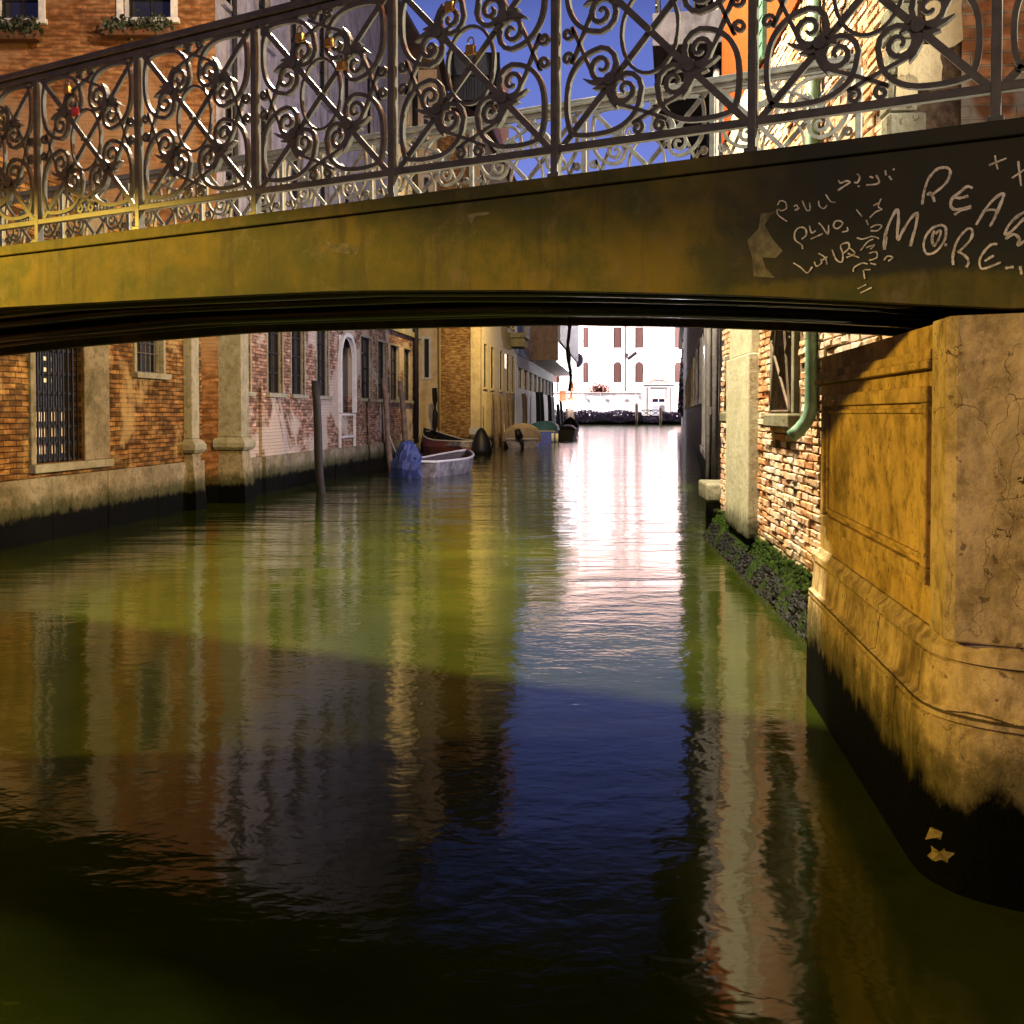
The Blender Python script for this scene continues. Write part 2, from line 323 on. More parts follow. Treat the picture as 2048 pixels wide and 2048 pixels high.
# painted steel of the bridge girder: ochre film over dark, scraped patches
b = NB('girder_paint'); co = b.obj()
n1 = b.noise(co, 0.9, 5, 0.6, 0.5); n2 = b.noise(co, 3.2, 7, 0.7); n3 = b.noise(b.obj((2.2, 1, 0.5)), 2.2, 7, 0.7)
c = b.mix(b.ramp(n1, 0.35, 0.68), (0.030, 0.036, 0.007), (0.125, 0.092, 0.010))
c = b.mix(b.ramp(n2, 0.42, 0.66, 0, 0.75), c, (0.030, 0.042, 0.008))
c = b.mix(b.ramp(b.noise(co, 5.0, 8, 0.75, 0.5), 0.52, 0.68, 0, 0.7), c, (0.11, 0.085, 0.045))
c = b.mix(b.ramp(b.noise(b.obj((3.0, 1, 0.35)), 3.0, 6, 0.7), 0.50, 0.7, 0, 0.7), c, (0.03, 0.026, 0.010))
c = b.mix(b.ramp(n3, 0.55, 0.75, 0, 0.6), c, (0.09, 0.07, 0.03))
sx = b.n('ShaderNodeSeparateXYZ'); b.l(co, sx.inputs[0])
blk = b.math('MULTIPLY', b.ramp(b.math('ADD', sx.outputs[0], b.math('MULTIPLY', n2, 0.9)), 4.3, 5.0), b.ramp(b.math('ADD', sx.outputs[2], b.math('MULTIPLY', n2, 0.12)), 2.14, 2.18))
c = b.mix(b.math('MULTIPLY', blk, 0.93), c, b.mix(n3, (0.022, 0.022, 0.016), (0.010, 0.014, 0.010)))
M['girder'] = b.done(c, 0.75, 0.25, 0, b.bump(n2, 0.5, 0.02))

# water
b = NB('canal_water'); 
wc = b.world((1, 1, 1))
calm = b.noise(b.world((0.25, 0.25, 1)), 0.7, 3, 0.5, 1.0)
h1 = b.noise(b.world((1.0, 1.25, 1)), 3.2, 3, 0.55, 0.3)
h2 = b.noise(b.world((1.0, 1.6, 1)), 9.0, 2, 0.5, 0.5)
h3 = b.noise(b.world((0.55, 1.4, 1)), 0.9, 2, 0.5, 0.3)
hh = b.math('ADD', b.math('MULTIPLY', h1, 0.8), b.math('MULTIPLY', h2, 0.25))
hh = b.math('MULTIPLY', hh, b.ramp(calm, 0.35, 0.65, 0.45, 1.0))
gy = b.n('ShaderNodeNewGeometry'); sy = b.n('ShaderNodeSeparateXYZ'); b.l(gy.outputs['Position'], sy.inputs[0])
far = b.ramp(sy.outputs[1], 6.5, 14.0, 0.0, 1.0)
h4 = b.noise(b.world((0.16, 0.9, 1)), 1.0, 4, 0.65, 0.6)
hh = b.math('ADD', hh, b.math('MULTIPLY', h3, b.math('ADD', b.math('MULTIPLY', far, 1.6), 1.0)))
hh = b.math('ADD', hh, b.math('MULTIPLY', h4, b.math('MULTIPLY', far, 6.0)))
wcol = b.mix(b.ramp(b.noise(wc, 0.8, 5, 0.6), 0.35, 0.7), (0.012, 0.017, 0.0012), (0.021, 0.027, 0.0022))
M['water'] = b.done(wcol, 0.075, 0.5, 0, b.bump(hh, 0.13, 0.05))
b.b.inputs['IOR'].default_value = 1.28

# ------------------------------------------------------------------ the canal, ground and quays
m = MB(); m.face([(-160, -40, 0), (220, -40, 0), (220, 150.5, 0), (-160, 150.5, 0)]); o = m.build('canal_water', M['water']); setp(o, kind='structure')
m = MB(); m.face([(-600, -600, -2.5), (800, -600, -2.5), (800, 1400, -2.5), (-600, 1400, -2.5)]); o = m.build('ground', M['ground']); setp(o, kind='structure')

# ------------------------------------------------------------------ wall frames: local x runs along the facade, y goes into the building
class Wall:
    """o = start (X, Y), e = end (X, Y); seen from the camera side; local +y points into the building"""
    def __init__(s, o, e, flip=False):
        s.o = Vector((o[0], o[1])); s.e = Vector((e[0], e[1])); d = s.e - s.o; s.L = d.length; s.d = d / s.L
        s.rz = math.atan2(s.d.y, s.d.x); s.n = Vector((-s.d.y, s.d.x))     # local +y
    def hit(s, u, v):
        r = ray(u, v)
        # r.xy * t = o + d * k
        det = r.x * (-s.d.y) + 1.0 * s.d.x
        t = (s.o.x * (-s.d.y) + s.o.y * s.d.x) / det
        p = Vector((r.x * t, t)); return (p - s.o).dot(s.d), CAMZ + r.z * t
    def x(s, u, v=830): return s.hit(u, v)[0]
    def z(s, u, v): return s.hit(u, v)[1]

def wall_panel(mb, L, z0, z1, holes, depth=0.25, x0=0.0, y=0.0, sgn=1):
    """front face at y with rectangular holes [(xa, xb, za, zb)] and their reveals"""
    xs = sorted({x0, L} | {h[0] for h in holes} | {h[1] for h in holes}); zs = sorted({z0, z1} | {h[2] for h in holes} | {h[3] for h in holes})
    xs = [q for q in xs if x0 <= q <= L]; zs = [q for q in zs if z0 <= q <= z1]
    for i in range(len(xs)-1):
        for j in range(len(zs)-1):
            cx = (xs[i]+xs[i+1])/2; cz = (zs[j]+zs[j+1])/2
            if any(h[0] < cx < h[1] and h[2] < cz < h[3] for h in holes): continue
            mb.face([(xs[i], y, zs[j]), (xs[i+1], y, zs[j]), (xs[i+1], y, zs[j+1]), (xs[i], y, zs[j+1])])
    for a, bb, c, d in holes:
        yy = y + depth
        mb.face([(a, y, c), (a, y, d), (a, yy, d), (a, yy, c)]); mb.face([(bb, y, c), (bb, yy, c), (bb, yy, d), (bb, y, d)])
        mb.face([(a, y, c), (a, yy, c), (bb, yy, c), (bb, y, c)]); mb.face([(a, y, d), (bb, y, d), (bb, yy, d), (a, yy, d)])

def shell(mb, L, z0, z1, depth, x0=0.0, y=0.0, gap=0.3):
    """the back, ends and top of a building block behind its front wall; the ends start at the front plane"""
    mb.face([(x0, y, z0), (x0, y, z1), (x0, y+depth, z1), (x0, y+depth, z0)])
    mb.face([(L, y, z0), (L, y+depth, z0), (L, y+depth, z1), (L, y, z1)])
    mb.face([(x0, y+depth, z0), (x0, y+depth, z1), (L, y+depth, z1), (L, y+depth, z0)])

def window(parent, x0, x1, z0, z1, depth=0.2, fw=0.10, sill=True, proud=0.03, mull=True, frame_mat='frame_white', pane='glass', bars=False, y=0.0, lintel=True, name='window'):
    """stone surround (the part) with pane, casement, sill and bars as sub-parts"""
    m = MB()
    m.box((x0-fw, y-proud, z0), (x0, y+0.04, z1)); m.box((x1, y-proud, z0), (x1+fw, y+0.04, z1))
    if lintel: m.box((x0-fw, y-proud, z1), (x1+fw, y+0.04, z1+fw*1.2))
    t_ = 0.012; ye = y+depth-0.012
    m.box((x0, y+0.041, z0), (x0+t_, ye, z1)); m.box((x1-t_, y+0.041, z0), (x1, ye, z1))
    wo = m.build(name, M[frame_mat], parent, bevel=0.006)
    p = MB(); p.face([(x0+0.002, y+depth-0.01, z0+0.002), (x1-0.002, y+depth-0.01, z0+0.002), (x1-0.002, y+depth-0.01, z1-0.002), (x0+0.002, y+depth-0.01, z1-0.002)])
    p.build('pane', M[pane], wo)
    if mull:
        p = MB(); t = 0.03; ya = y+depth-0.05; yb = y+depth-0.015
        for q in (x0+0.013, (x0+x1)/2-t/2, x1-t-0.013): p.box((q, ya, z0+0.002), (q+t, yb, z1-0.002))
        k = max(2, int(round((z1-z0)/0.45)))
        for i in range(k+1):
            zz = z0+0.002+(z1-z0-t-0.004)*i/k; p.box((x0+0.014, ya+0.004, zz), (x1-0.014, yb-0.004, zz+t))
        p.build('casement', M['wood_dark'], wo)
    if sill:
        p = MB(); p.box((x0-fw-0.04, y-proud-0.07, z0-0.09), (x1+fw+0.04, y+0.05, z0-0.001)); p.build('sill', M[frame_mat], wo, bevel=0.008)
    if bars:
        p = MB(); nb = max(3, int((x1-x0)/0.13))
        for i in range(1, nb): 
            q = x0+(x1-x0)*i/nb; p.tube([(q, y+0.06, z0), (q, y+0.06, z1)], 0.009, 5)
        for i in range(1, int((z1-z0)/0.3)+1):
            zz = z0+i*0.3
            if zz < z1: p.tube([(x0, y+0.06, zz), (x1, y+0.06, zz)], 0.009, 5)
        p.build('grille', M['iron'], wo)
    return wo

CT = Vector((0.1177, 1.0)).normalized()             # canal direction
def lw(D): return (-7.4 + 0.1177*D, D)               # the left bank

# ------------------------------------------------------------------ BRIDGE
E2 = Vector((0.8731, -0.4875)); N2 = Vector((-0.4875, -0.8731))   # along the bridge (to the right), towards the camera
K0 = Vector((-2.803, 6.10)); BW = 0.8566; BWID = 2.12
BRZ = math.atan2(E2.y, E2.x)
bridge = thing('footbridge', 'low painted steel footbridge with chalk scrawls crossing the canal', 'bridge', (K0.x, K0.y, 0), BRZ)
# local x = along, local y = away from the camera, z up
def zb(x):
    pts = [(-4.6, 2.10), (-2.2, 2.20), (-0.3, 2.24), (1.1, 2.216), (2.3, 2.19), (3.27, 2.136), (3.95, 2.084), (4.4, 2.045), (4.8, 2.0), (5.2, 1.96), (9.0, 1.94)]
    for (a, p), (c, q) in zip(pts, pts[1:]):
        if a <= x <= c: return p+(q-p)*(x-a)/(c-a)
    return pts[0][1] if x < pts[0][0] else pts[-1][1]
XL, XR = -4.35, 8.2
ZT = 2.60
def girder(y0, y1):
    m = MB(); n = 46; rings = []
    for i in range(n+1):
        x = XL+(XR-XL)*i/n; z = zb(x)
        rings.append([(x, y0, z), (x, y1, z), (x, y1, ZT-0.06), (x, y0, ZT-0.06)])
    m.loft(rings); return m
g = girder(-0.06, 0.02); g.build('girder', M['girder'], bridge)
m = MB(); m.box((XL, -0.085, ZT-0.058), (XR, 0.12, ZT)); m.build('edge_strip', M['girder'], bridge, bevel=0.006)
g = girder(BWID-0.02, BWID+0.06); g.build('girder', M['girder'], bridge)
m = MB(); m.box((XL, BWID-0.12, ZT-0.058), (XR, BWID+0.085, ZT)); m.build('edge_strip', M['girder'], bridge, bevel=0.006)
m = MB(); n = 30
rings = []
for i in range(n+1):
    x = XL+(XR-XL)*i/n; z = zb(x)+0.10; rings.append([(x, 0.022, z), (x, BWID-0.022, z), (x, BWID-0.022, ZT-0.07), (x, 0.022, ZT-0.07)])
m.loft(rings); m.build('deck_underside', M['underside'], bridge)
m = MB(); m.box((XL, 0.122, ZT-0.068), (XR, BWID-0.122, ZT-0.02)); m.build('deck', M['ground'], bridge)
for yy, rr, dz in ((0.34, 0.045, 0.055), (0.85, 0.03, 0.06), (1.45, 0.05, 0.055), (1.85, 0.03, 0.06)):
    m = MB(); m.tube([(XL+(5.15-XL)*i/30, yy, zb(XL+(5.15-XL)*i/30)+dz) for i in range(31)], rr, 10); m.build('pipe', M['pipe'], bridge, smooth=True)
m = MB(); xw = Wall((K0.x - N2.x*BWID, K0.y - N2.y*BWID), (K0.x - N2.x*BWID + E2.x*9, K0.y - N2.y*BWID + E2.y*9)).x(1162, 650)
pts = [(xw+0.01*math.sin(i*1.1), BWID-0.2+0.004*i, 2.22-i*0.053) for i in range(10)]
m.tube(pts, 0.011, 6); m.tube([(p[0]+0.012*math.sin(i*1.7), p[1]+0.012, p[2]) for i, p in enumerate(pts[:7])], 0.007, 5)
rope = m.build('hanging_cable', M['black']); rope.location = (K0.x, K0.y, 0); rope.rotation_euler = (0, 0, BRZ)
setp(rope, 'black cable hanging down from the underside of the bridge', 'cable')

# chalk writing on the girder, traced in the crop 1500,280 (scale 3.526)
GW = Wall((K0.x + N2.x*0.06, K0.y + N2.y*0.06), (K0.x + N2.x*0.06 + E2.x*9, K0.y + N2.y*0.06 + E2.y*9))
def chalk(strokes, wpx=3.4, name='chalk_writing', label=None):
    m = MB()
    for s_ in strokes:
        pts = []
        for i in range(len(s_)-1):                     # Catmull-Rom smoothing
            p0 = s_[max(i-1, 0)]; p1 = s_[i]; p2 = s_[i+1]; p3 = s_[min(i+2, len(s_)-1)]
            for k in range(4):
                t = k/4; pts.append(tuple(0.5*((2*p1[j])+(-p0[j]+p2[j])*t+(2*p0[j]-5*p1[j]+4*p2[j]-p3[j])*t*t+(-p0[j]+3*p1[j]-3*p2[j]+p3[j])*t**3) for j in (0, 1)))
        pts.append(s_[-1])
        q = [GW.hit(1500+a/3.526, 280+c/3.526) for a, c in pts]
        hw = [wpx/3.526*3.7/2048*(0.75+0.5*random.random()) for _ in q]
        m.ribbon(q, hw, 0.003, -0.0622)
    o = m.build(name, M['chalk'], bridge)
    if label: o['label'] = label
    return o
# places where the paint is scraped down to pale primer
M['primer'] = plain('primer', (0.13, 0.12, 0.07), 0.9, 0.1, 0, 0.6, 9)
for pts, s_, ox, oy in (([(480,1180),(468,1260),(405,1330),(432,1420),(440,1525),(560,1535),(505,1475),(488,1420),(560,1425),(600,1385),(545,1320),(500,1240),(530,1195),(570,1165)], 2.76, 1348, 0),
                        ([(5,1330),(60,1355),(110,1340),(190,1375),(180,1405),(120,1400),(40,1385)], 2.76, 650, 0), ([(785,1185),(840,1175),(910,1170),(900,1185),(830,1195),(812,1235),(795,1225)], 2.76, 650, 0)):
    m = MB(); q = [GW.hit(ox+a/s_, oy+c/s_) for a, c in pts]; m.face([(x, -0.0612, z) for x, z in reversed(q)]); m.build('scraped_patch', M['primer'], bridge)
chalk([[(1215,455),(1222,400),(1235,340),(1262,270),(1310,215),(1360,195),(1405,205),(1412,245),(1385,300),(1340,345),(1280,385),(1250,378)],[(1262,368),(1290,400),(1302,438)]], 9, label='large chalk letter R on the girder')
chalk([[(1570,340),(1530,330),(1480,370),(1430,410),(1415,460),(1440,490),(1500,485),(1560,465)],[(1425,400),(1480,410),(1540,395)],[(1440,530),(1490,495),(1560,478)]], 9, label='large chalk letter E on the girder')
chalk([[(1595,600),(1660,490),(1730,410),(1790,380),(1760,470),(1720,560),(1692,612)],[(1640,505),(1700,492),(1745,500)]], 9, label='large chalk letter A on the girder')
chalk([[(2060,480),(1960,500),(1880,545),(1820,610),(1800,670),(1850,640),(1930,560),(2000,520)],[(1800,700),(1860,665),(1900,700),(1890,745),(1950,700)]], 9)
chalk([[(948,775),(950,700),(970,620),(1005,540),(1040,490),(1048,560),(1040,650),(1045,705),(1080,640),(1130,560),(1178,515),(1172,600),(1150,680),(1132,750)],[(948,775),(962,700),(950,672)]], 9, label='large chalk letter M on the girder')
chalk([[(1350,600),(1290,620),(1240,680),(1225,750),(1245,800),(1290,800),(1340,760),(1378,690),(1380,620),(1350,600)],[(1300,640),(1285,690),(1295,745),(1320,720),(1345,660),(1335,640),(1310,665)]], 8, label='large chalk letter O with a scribble inside')
chalk([[(1435,882),(1430,830),(1450,740),(1490,670),(1540,625),(1568,640),(1562,690),(1520,745),(1465,795)],[(1478,790),(1530,830),(1542,868),(1525,898)]], 8, label='second large chalk letter R on the girder')
chalk([[(1745,735),(1700,740),(1650,790),(1620,850),(1630,905),(1680,900),(1770,862)],[(1655,855),(1720,815)]], 8, label='second large chalk letter E on the girder')
for s_ in ([(1800,905),(1860,895)],[(1905,890),(1915,950)],[(1372,742),(1390,738)]): chalk([s_], 8, 'chalk_mark')
chalk([[(1728,110),(1735,160),(1748,208)],[(1685,180),(1745,155),(1808,130)]], 6)
chalk([[(1892,150),(1900,230),(1912,325)],[(1848,270),(1905,230),(1960,195)]], 6)
for s_ in ([(625,285),(640,305),(680,290),(705,300),(660,330),(620,358)],[(755,240),(775,262),(760,300),(735,300)],[(845,258),(870,268)],[(890,250),(910,285),(900,310),(820,320)],[(955,215),(960,250)],[(980,255),(1000,282)],[(1010,205),(1020,212)],[(760,330),(775,325)]): chalk([s_], 6, 'chalk_mark')
chalk([[(195,460),(215,430),(250,440),(258,480),(225,500),(195,490),(200,530),(262,575)],[(310,470),(330,460),(340,490),(315,495),(350,480)],[(370,430),(400,495),(425,490),(420,440)],[(485,430),(490,465),(520,485),(545,460)],[(535,385),(570,435),(605,440)]], 4)
chalk([[(372,770),(365,740),(320,705),(318,650),(350,618),(390,625),(398,670),(365,700)],[(420,605),(435,655),(465,640)],[(430,700),(515,660)],[(485,585),(510,610),(550,665),(555,600)],[(600,575),(590,610),(620,625),(655,590),(630,570),(600,575)],[(650,650),(690,640),(685,615)]], 5)
chalk([[(308,868),(360,900),(405,938),(440,895)],[(455,860),(470,890),(505,870),(500,840)],[(485,800),(530,830),(545,880)],[(500,855),(545,825)],[(580,775),(610,845),(650,860),(655,800),(640,745),(690,725),(700,760),(660,800)],[(690,800),(770,830)],[(700,760),(740,800),(680,830)]], 5)
chalk([[(925,415),(905,470),(930,490),(885,510),(845,550)],[(870,465),(905,445)],[(820,565),(835,600)],[(850,620),(890,600),(930,605),(900,640),(850,640)],[(755,690),(790,700),(830,690),(860,680),(900,690),(905,700)],[(780,780),(830,720),(870,700)],[(820,760),(880,740),(850,770)],[(840,800),(890,790),(895,830),(840,850)],[(850,870),(890,880)],[(730,930),(735,900),(790,870),(830,875)],[(800,920),(810,980)],[(805,915),(850,915)],[(760,1050),(820,1020)],[(780,1080),(860,1040)],[(750,490),(790,540)],[(945,850),(970,820),(1010,830),(975,855)]], 4.5)

# ---- railings
def spiral(cx, cz, r, a0, turns, sgn, n=22, rin=0.12):
    out = []
    for i in range(n+1):
        t = i/n; a = a0+sgn*turns*2*math.pi*(1-t); rr = r*(rin+(1-rin)*t); out.append((cx+rr*math.cos(a), cz+rr*math.sin(a)))
    return out       # from the eye outwards, ending at angle a0
def bez(p0, p1, p2, p3, n=12):
    return [tuple((1-t)**3*p0[j]+3*(1-t)**2*t*p1[j]+3*(1-t)*t*t*p2[j]+t**3*p3[j] for j in (0, 1)) for t in [i/n for i in range(n+1)]]
HB, HT = 2.735, 3.595       # bottom and top rail heights
def panel_mesh():
    """one bay centred on (0,0), half width hx, half height hz"""
    m = MB(); hx = BW/2-0.018; hz = (HT-HB)/2
    def S(pts, mx_, mz_): return [(p[0]*hx*mx_, p[1]*hz*mz_) for p in pts]
    t = 0.0085
    m.ribbon([(-hx, -hz), (hx, hz)], 0.014, 0.012, 0.008); m.ribbon([(-hx, hz), (hx, -hz)], 0.014, 0.012, -0.008)
    m.tube([(0, -0.03, 0), (0, 0.03, 0)], 0.014, 8)
    m.ribbon([(0.30*hx*math.cos(a*math.pi/14), 0.40*hz*math.sin(a*math.pi/14)) for a in range(29)], t*0.8, 0.02)
    for sx_ in (-1, 1):
        for sz in (-1, 1):
            # side spiral, whose tail sweeps back along the post to the corner
            sp = spiral(0.52, 0.26, 0.19, R(100), 1.75, 1)
            tail = bez(sp[-1], (0.62, 0.42*0.2), (0.86, 0.02), (0.90, 0.45), 8)+bez((0.90, 0.45), (0.92, 0.62), (0.90, 0.80), (0.86, 0.90), 6)[1:]
            sp = spiral(0.52, 0.26, 0.19, R(-60), 1.75, -1)
            tail = bez(sp[-1], (0.72, 0.12), (0.90, 0.22), (0.91, 0.50), 10)+bez((0.91, 0.50), (0.92, 0.66), (0.90, 0.80), (0.85, 0.88), 6)[1:]
            m.ribbon(S(sp+tail[1:], sx_, sz), [t*(0.7+0.5*min(1, i/10)) for i in range(len(sp+tail)-1)], 0.022)
            sp = spiral(0.26, 0.52, 0.185, R(150), 1.75, 1)
            tail = bez(sp[-1], (0.10, 0.72), (0.22, 0.90), (0.50, 0.905), 10)+bez((0.50, 0.905), (0.66, 0.915), (0.80, 0.90), (0.88, 0.86), 6)[1:]
            m.ribbon(S(sp+tail[1:], sx_, sz), [t*(0.7+0.5*min(1, i/10)) for i in range(len(sp+tail)-1)], 0.022)
            # S-bars from the small scrolls at mid post and mid rail, crossing the axis
            sp = spiral(0.905, 0.125, 0.072, R(130), 1.25, 1, 14, 0.2)
            c_ = bez(sp[-1], (0.80, 0.12), (0.72, -0.10), (0.62, -0.03), 3)
            c_ = bez(sp[-1], (0.80, 0.06), (0.70, -0.16), (0.63, -0.30), 8)+bez((0.63, -0.30), (0.58, -0.44), (0.50, -0.46), (0.42, -0.42), 5)[1:]
            m.ribbon(S(sp+c_[1:], sx_, sz), t*0.9, 0.02, 0.004)
            sp = spiral(0.12, 0.905, 0.072, R(-40), 1.25, -1, 14, 0.2)
            c_ = bez(sp[-1], (0.06, 0.80), (-0.14, 0.72), (-0.30, 0.66), 8)+bez((-0.30, 0.66), (-0.44, 0.60), (-0.48, 0.52), (-0.42, 0.42), 5)[1:]
            m.ribbon(S(sp+c_[1:], sx_, sz), t*0.9, 0.02, -0.004)
            # leaf cluster on the diagonal
            for a, L_ in ((200, 0.30), (255, 0.30), (15, 0.16), (70, 0.16), (228, 0.20), (45, 0.10)):
                aa = R(a+180 if a > 180 else a+180); 
                x0_, z0_ = 0.42, 0.40
                q = [(x0_+L_*f*math.cos(R(a-180)+0.5*f*(1 if a > 228 else -1)), z0_+L_*f*math.sin(R(a-180)+0.5*f*(1 if a > 228 else -1))) for f in (0, 0.25, 0.5, 0.75, 1.0)]
                m.ribbon(S(q, sx_, sz), [0.012, 0.015, 0.012, 0.008, 0.002], 0.03)
            m.tube([(0.42*hx*sx_, -0.022, 0.40*hz*sz), (0.42*hx*sx_, 0.022, 0.40*hz*sz)], 0.026, 8)
    return m
panel_me = None
def railing(y, k0, k1, mat, label):
    global panel_me
    r_ = thing('railing', label, 'railing', (K0.x - N2.x*y, K0.y - N2.y*y, 0), BRZ, 'iron railings of the footbridge')
    xa, xb = k0*BW, k1*BW
    m = MB(); m.box((xa, -0.034, HT), (xb, 0.034, HT+0.022)); m.box((xa, -0.022, HT+0.0225), (xb, 0.022, HT+0.045)); m.build('handrail', mat, r_, bevel=0.005)
    m = MB(); m.box((xa, -0.016, HT-0.035), (xb, 0.016, HT-0.003)); m.build('top_rail', mat, r_, bevel=0.003)
    m = MB(); m.box((xa, -0.018, HB-0.02), (xb, 0.018, HB+0.012)); m.build('bottom_rail', mat, r_, bevel=0.003)
    if panel_me is None: base = panel_mesh()
    first = None
    for k in range(k0, k1+1):
        x = k*BW
        m = MB(); m.box((x-0.017, -0.020, ZT-0.02), (x+0.017, 0.020, HT-0.036)); m.box((x-0.028, -0.03, ZT-0.001), (x+0.028, 0.03, ZT+0.03)); m.build('post', mat, r_, bevel=0.003)
        if k == k1: break
        if first is None:
            first = panel_mesh().build('scroll_panel', mat, r_)
            p = first
        else:
            p = first.copy(); COL.objects.link(p); p.parent = r_
        p.location = (x+BW/2, 0, (HB+HT)/2-0.003)
    return r_
railing(0.0, -5, 8, M['iron'], 'near scrolled iron railing with padlocks, on the side of the bridge facing us')
railing(BWID, -5, 5, M['iron_pale'], 'far scrolled iron railing, paler, seen behind the near one on the bridge')

# padlocks on the near railing
def padlock(u, v, mat, label, y=-0.035):
    x, z = Wall(K0, K0+E2*9).hit(u, v)
    loc = K0+E2*x+N2*0.045
    o = thing('padlock', label, 'padlock', (loc.x, loc.y, z), BRZ, 'love padlocks hung on the near railing')
    m = MB(); m.box((-0.024, -0.011, -0.044), (0.024, 0.011, 0.0)); m.build('lock_body', mat, o, bevel=0.006)
    m = MB(); m.tube([(-0.015, 0, 0.001), (-0.015, 0, 0.016)]+[(0.015*math.cos(a), 0, 0.018+0.015*math.sin(a)) for a in (2.6, 2.1, 1.57, 1.05, 0.5)]+[(0.015, 0, 0.016), (0.015, 0, 0.001)], 0.0038, 6); m.build('shackle', M['iron_pale'], o, smooth=True)
    return o
padlock(6, 228, M['brass'], 'brass padlock at the left edge of the picture')
padlock(148, 176, M['brass'], 'brass padlock high in the second bay from the left')
padlock(164, 219, M['red_paint'], 'small red padlock in the second bay from the left')
padlock(612, 72, M['brass'], 'left of the pair of brass padlocks near the handrail')
padlock(670, 82, M['brass'], 'right of the pair of brass padlocks near the handrail')
padlock(910, 10, M['brass'], 'brass padlock against the sky at the top edge')
padlock(952, 96, M['brass'], 'brass padlock hanging beside the crossing in front of the sky')
padlock(694, 128, M['brass'], 'brass padlock on the leaf cluster below the brass pair')

# ------------------------------------------------------------------ PIER on the right
pier = thing('bridge_abutment', 'yellow-lit stone abutment with sunk panel carrying the right end of the bridge', 'abutment', (1.47, 3.42, 0))
CA = Vector((0.0, 0.0)); dA = Vector((0.1177, 1.0)).normalized(); nA = Vector((-dA.y, dA.x)); dB = E2; nB = N2
def foot(off, LA=2.45, LB=4.5, rad=0.22):
    """outline: far end of canal face -> rounded corner -> right along the bridge -> back"""
    a = CA + nA*off; bb = CA + nB*off
    # corner = intersection of the offset lines
    # a + dA*s = bb + dB*t
    den = dA.x*(-dB.y)+dB.x*dA.y
    w_ = bb-a; s_ = (w_.x*(-dB.y)+dB.x*w_.y)/den; c = a+dA*s_
    p0 = c+dA*(rad+off*0.6); p2 = c+dB*(rad+off*0.6); pts = [c+dA*LA]
    for i in range(9):
        t = i/8; pts.append(p0*(1-t)**2+c*2*t*(1-t)+p2*t*t)
    pts += [c+dB*LB, c+dB*LB+Vector((0.3, 4)), c+dA*LA+Vector((2.2, 0.05))]
    return pts
def pier_part(prof, name, mat, rad=0.1, parent=pier, bevel=0):
    m = MB(); rings = [[(p.x, p.y, z) for p in foot(o_, rad=rad)] for z, o_ in prof]
    m.loft(rings); return m.build(name, mat, parent, bevel=bevel)
pier_part([(-1.5, 0.07), (0.12, 0.07), (0.45, 0.065), (0.555, 0.06), (0.562, 0.045), (0.572, 0.062), (0.60, 0.062), (0.612, 0.04), (0.70, 0.03), (0.755, 0.026), (0.762, 0.01), (0.770, 0.032), (0.798, 0.03), (0.815, 0.012), (0.835, 0.0)], 'base_mouldings', M['stone_base'], rad=0.20)
pier_part([(0.836, -0.012), (1.92, -0.012)], 'shaft', M['stone_pier'], rad=0.02)
# corner pilaster, proud of the canal face
m = MB()
def qp(s_, off): p = CA+dA*s_+nA*off; return (p.x, p.y)
def qb(t_, off): p = CA+dB*t_+nB*off; return (p.x, p.y)
ring = [qp(0.20, -0.05), qp(0.20, 0.012), qp(0.07, 0.014)]
cpt = CA+nA*0.014+nB*0.014
ring += [(cpt.x+dA.x*0.02, cpt.y+dA.y*0.02), (cpt.x+dB.x*0.03, cpt.y+dB.y*0.03), qb(0.10, 0.014), qb(4.4, 0.014), qb(4.4, -0.3)]
ring.append((0.35, 0.15))
m.loft([[(x, y, z) for x, y in ring] for z in (0.837, 1.1, 1.5, 1.925)]); m.build('corner_pilaster', M['stone_corner'], pier, bevel=0.008)
m = MB()
def strip(s0, s1, z0, z1, o0, o1):
    a = qp(s0, o0); bb = qp(s1, o0); c = qp(s1, o1); d = qp(s0, o1)
    m.raw([(a[0], a[1], z0), (bb[0], bb[1], z0), (c[0], c[1], z0), (d[0], d[1], z0), (a[0], a[1], z1), (bb[0], bb[1], z1), (c[0], c[1], z1), (d[0], d[1], z1)],
          [(0,3,2,1),(4,5,6,7),(0,1,5,4),(1,2,6,5),(2,3,7,6),(3,0,4,7)])
SA0, SA1 = 0.26, 2.32
for s0, s1, z0, z1 in ((SA0, SA1, 1.64, 1.70), (SA0, SA1, 0.98, 1.04), (SA0, SA0+0.07, 1.041, 1.639), (SA1-0.07, SA1, 1.041, 1.639)): strip(s0, s1, z0, z1, -0.02, 0.014)
for s0, s1, z0, z1 in ((SA0+0.1, SA1-0.1, 1.60, 1.62), (SA0+0.1, SA1-0.1, 1.06, 1.08), (SA0+0.1, SA0+0.12, 1.081, 1.599), (SA1-0.12, SA1-0.1, 1.081, 1.599)): strip(s0, s1, z0, z1, -0.02, 0.003)
m.build('panel_moulding', M['stone_pier'], pier, bevel=0.006)
m = MB(); strip(0.21, 2.44, 1.76, 1.79, -0.02, 0.03); strip(0.21, 2.44, 1.7901, 1.83, -0.02, 0.018); m.build('cornice', M['stone_pier'], pier, bevel=0.006)
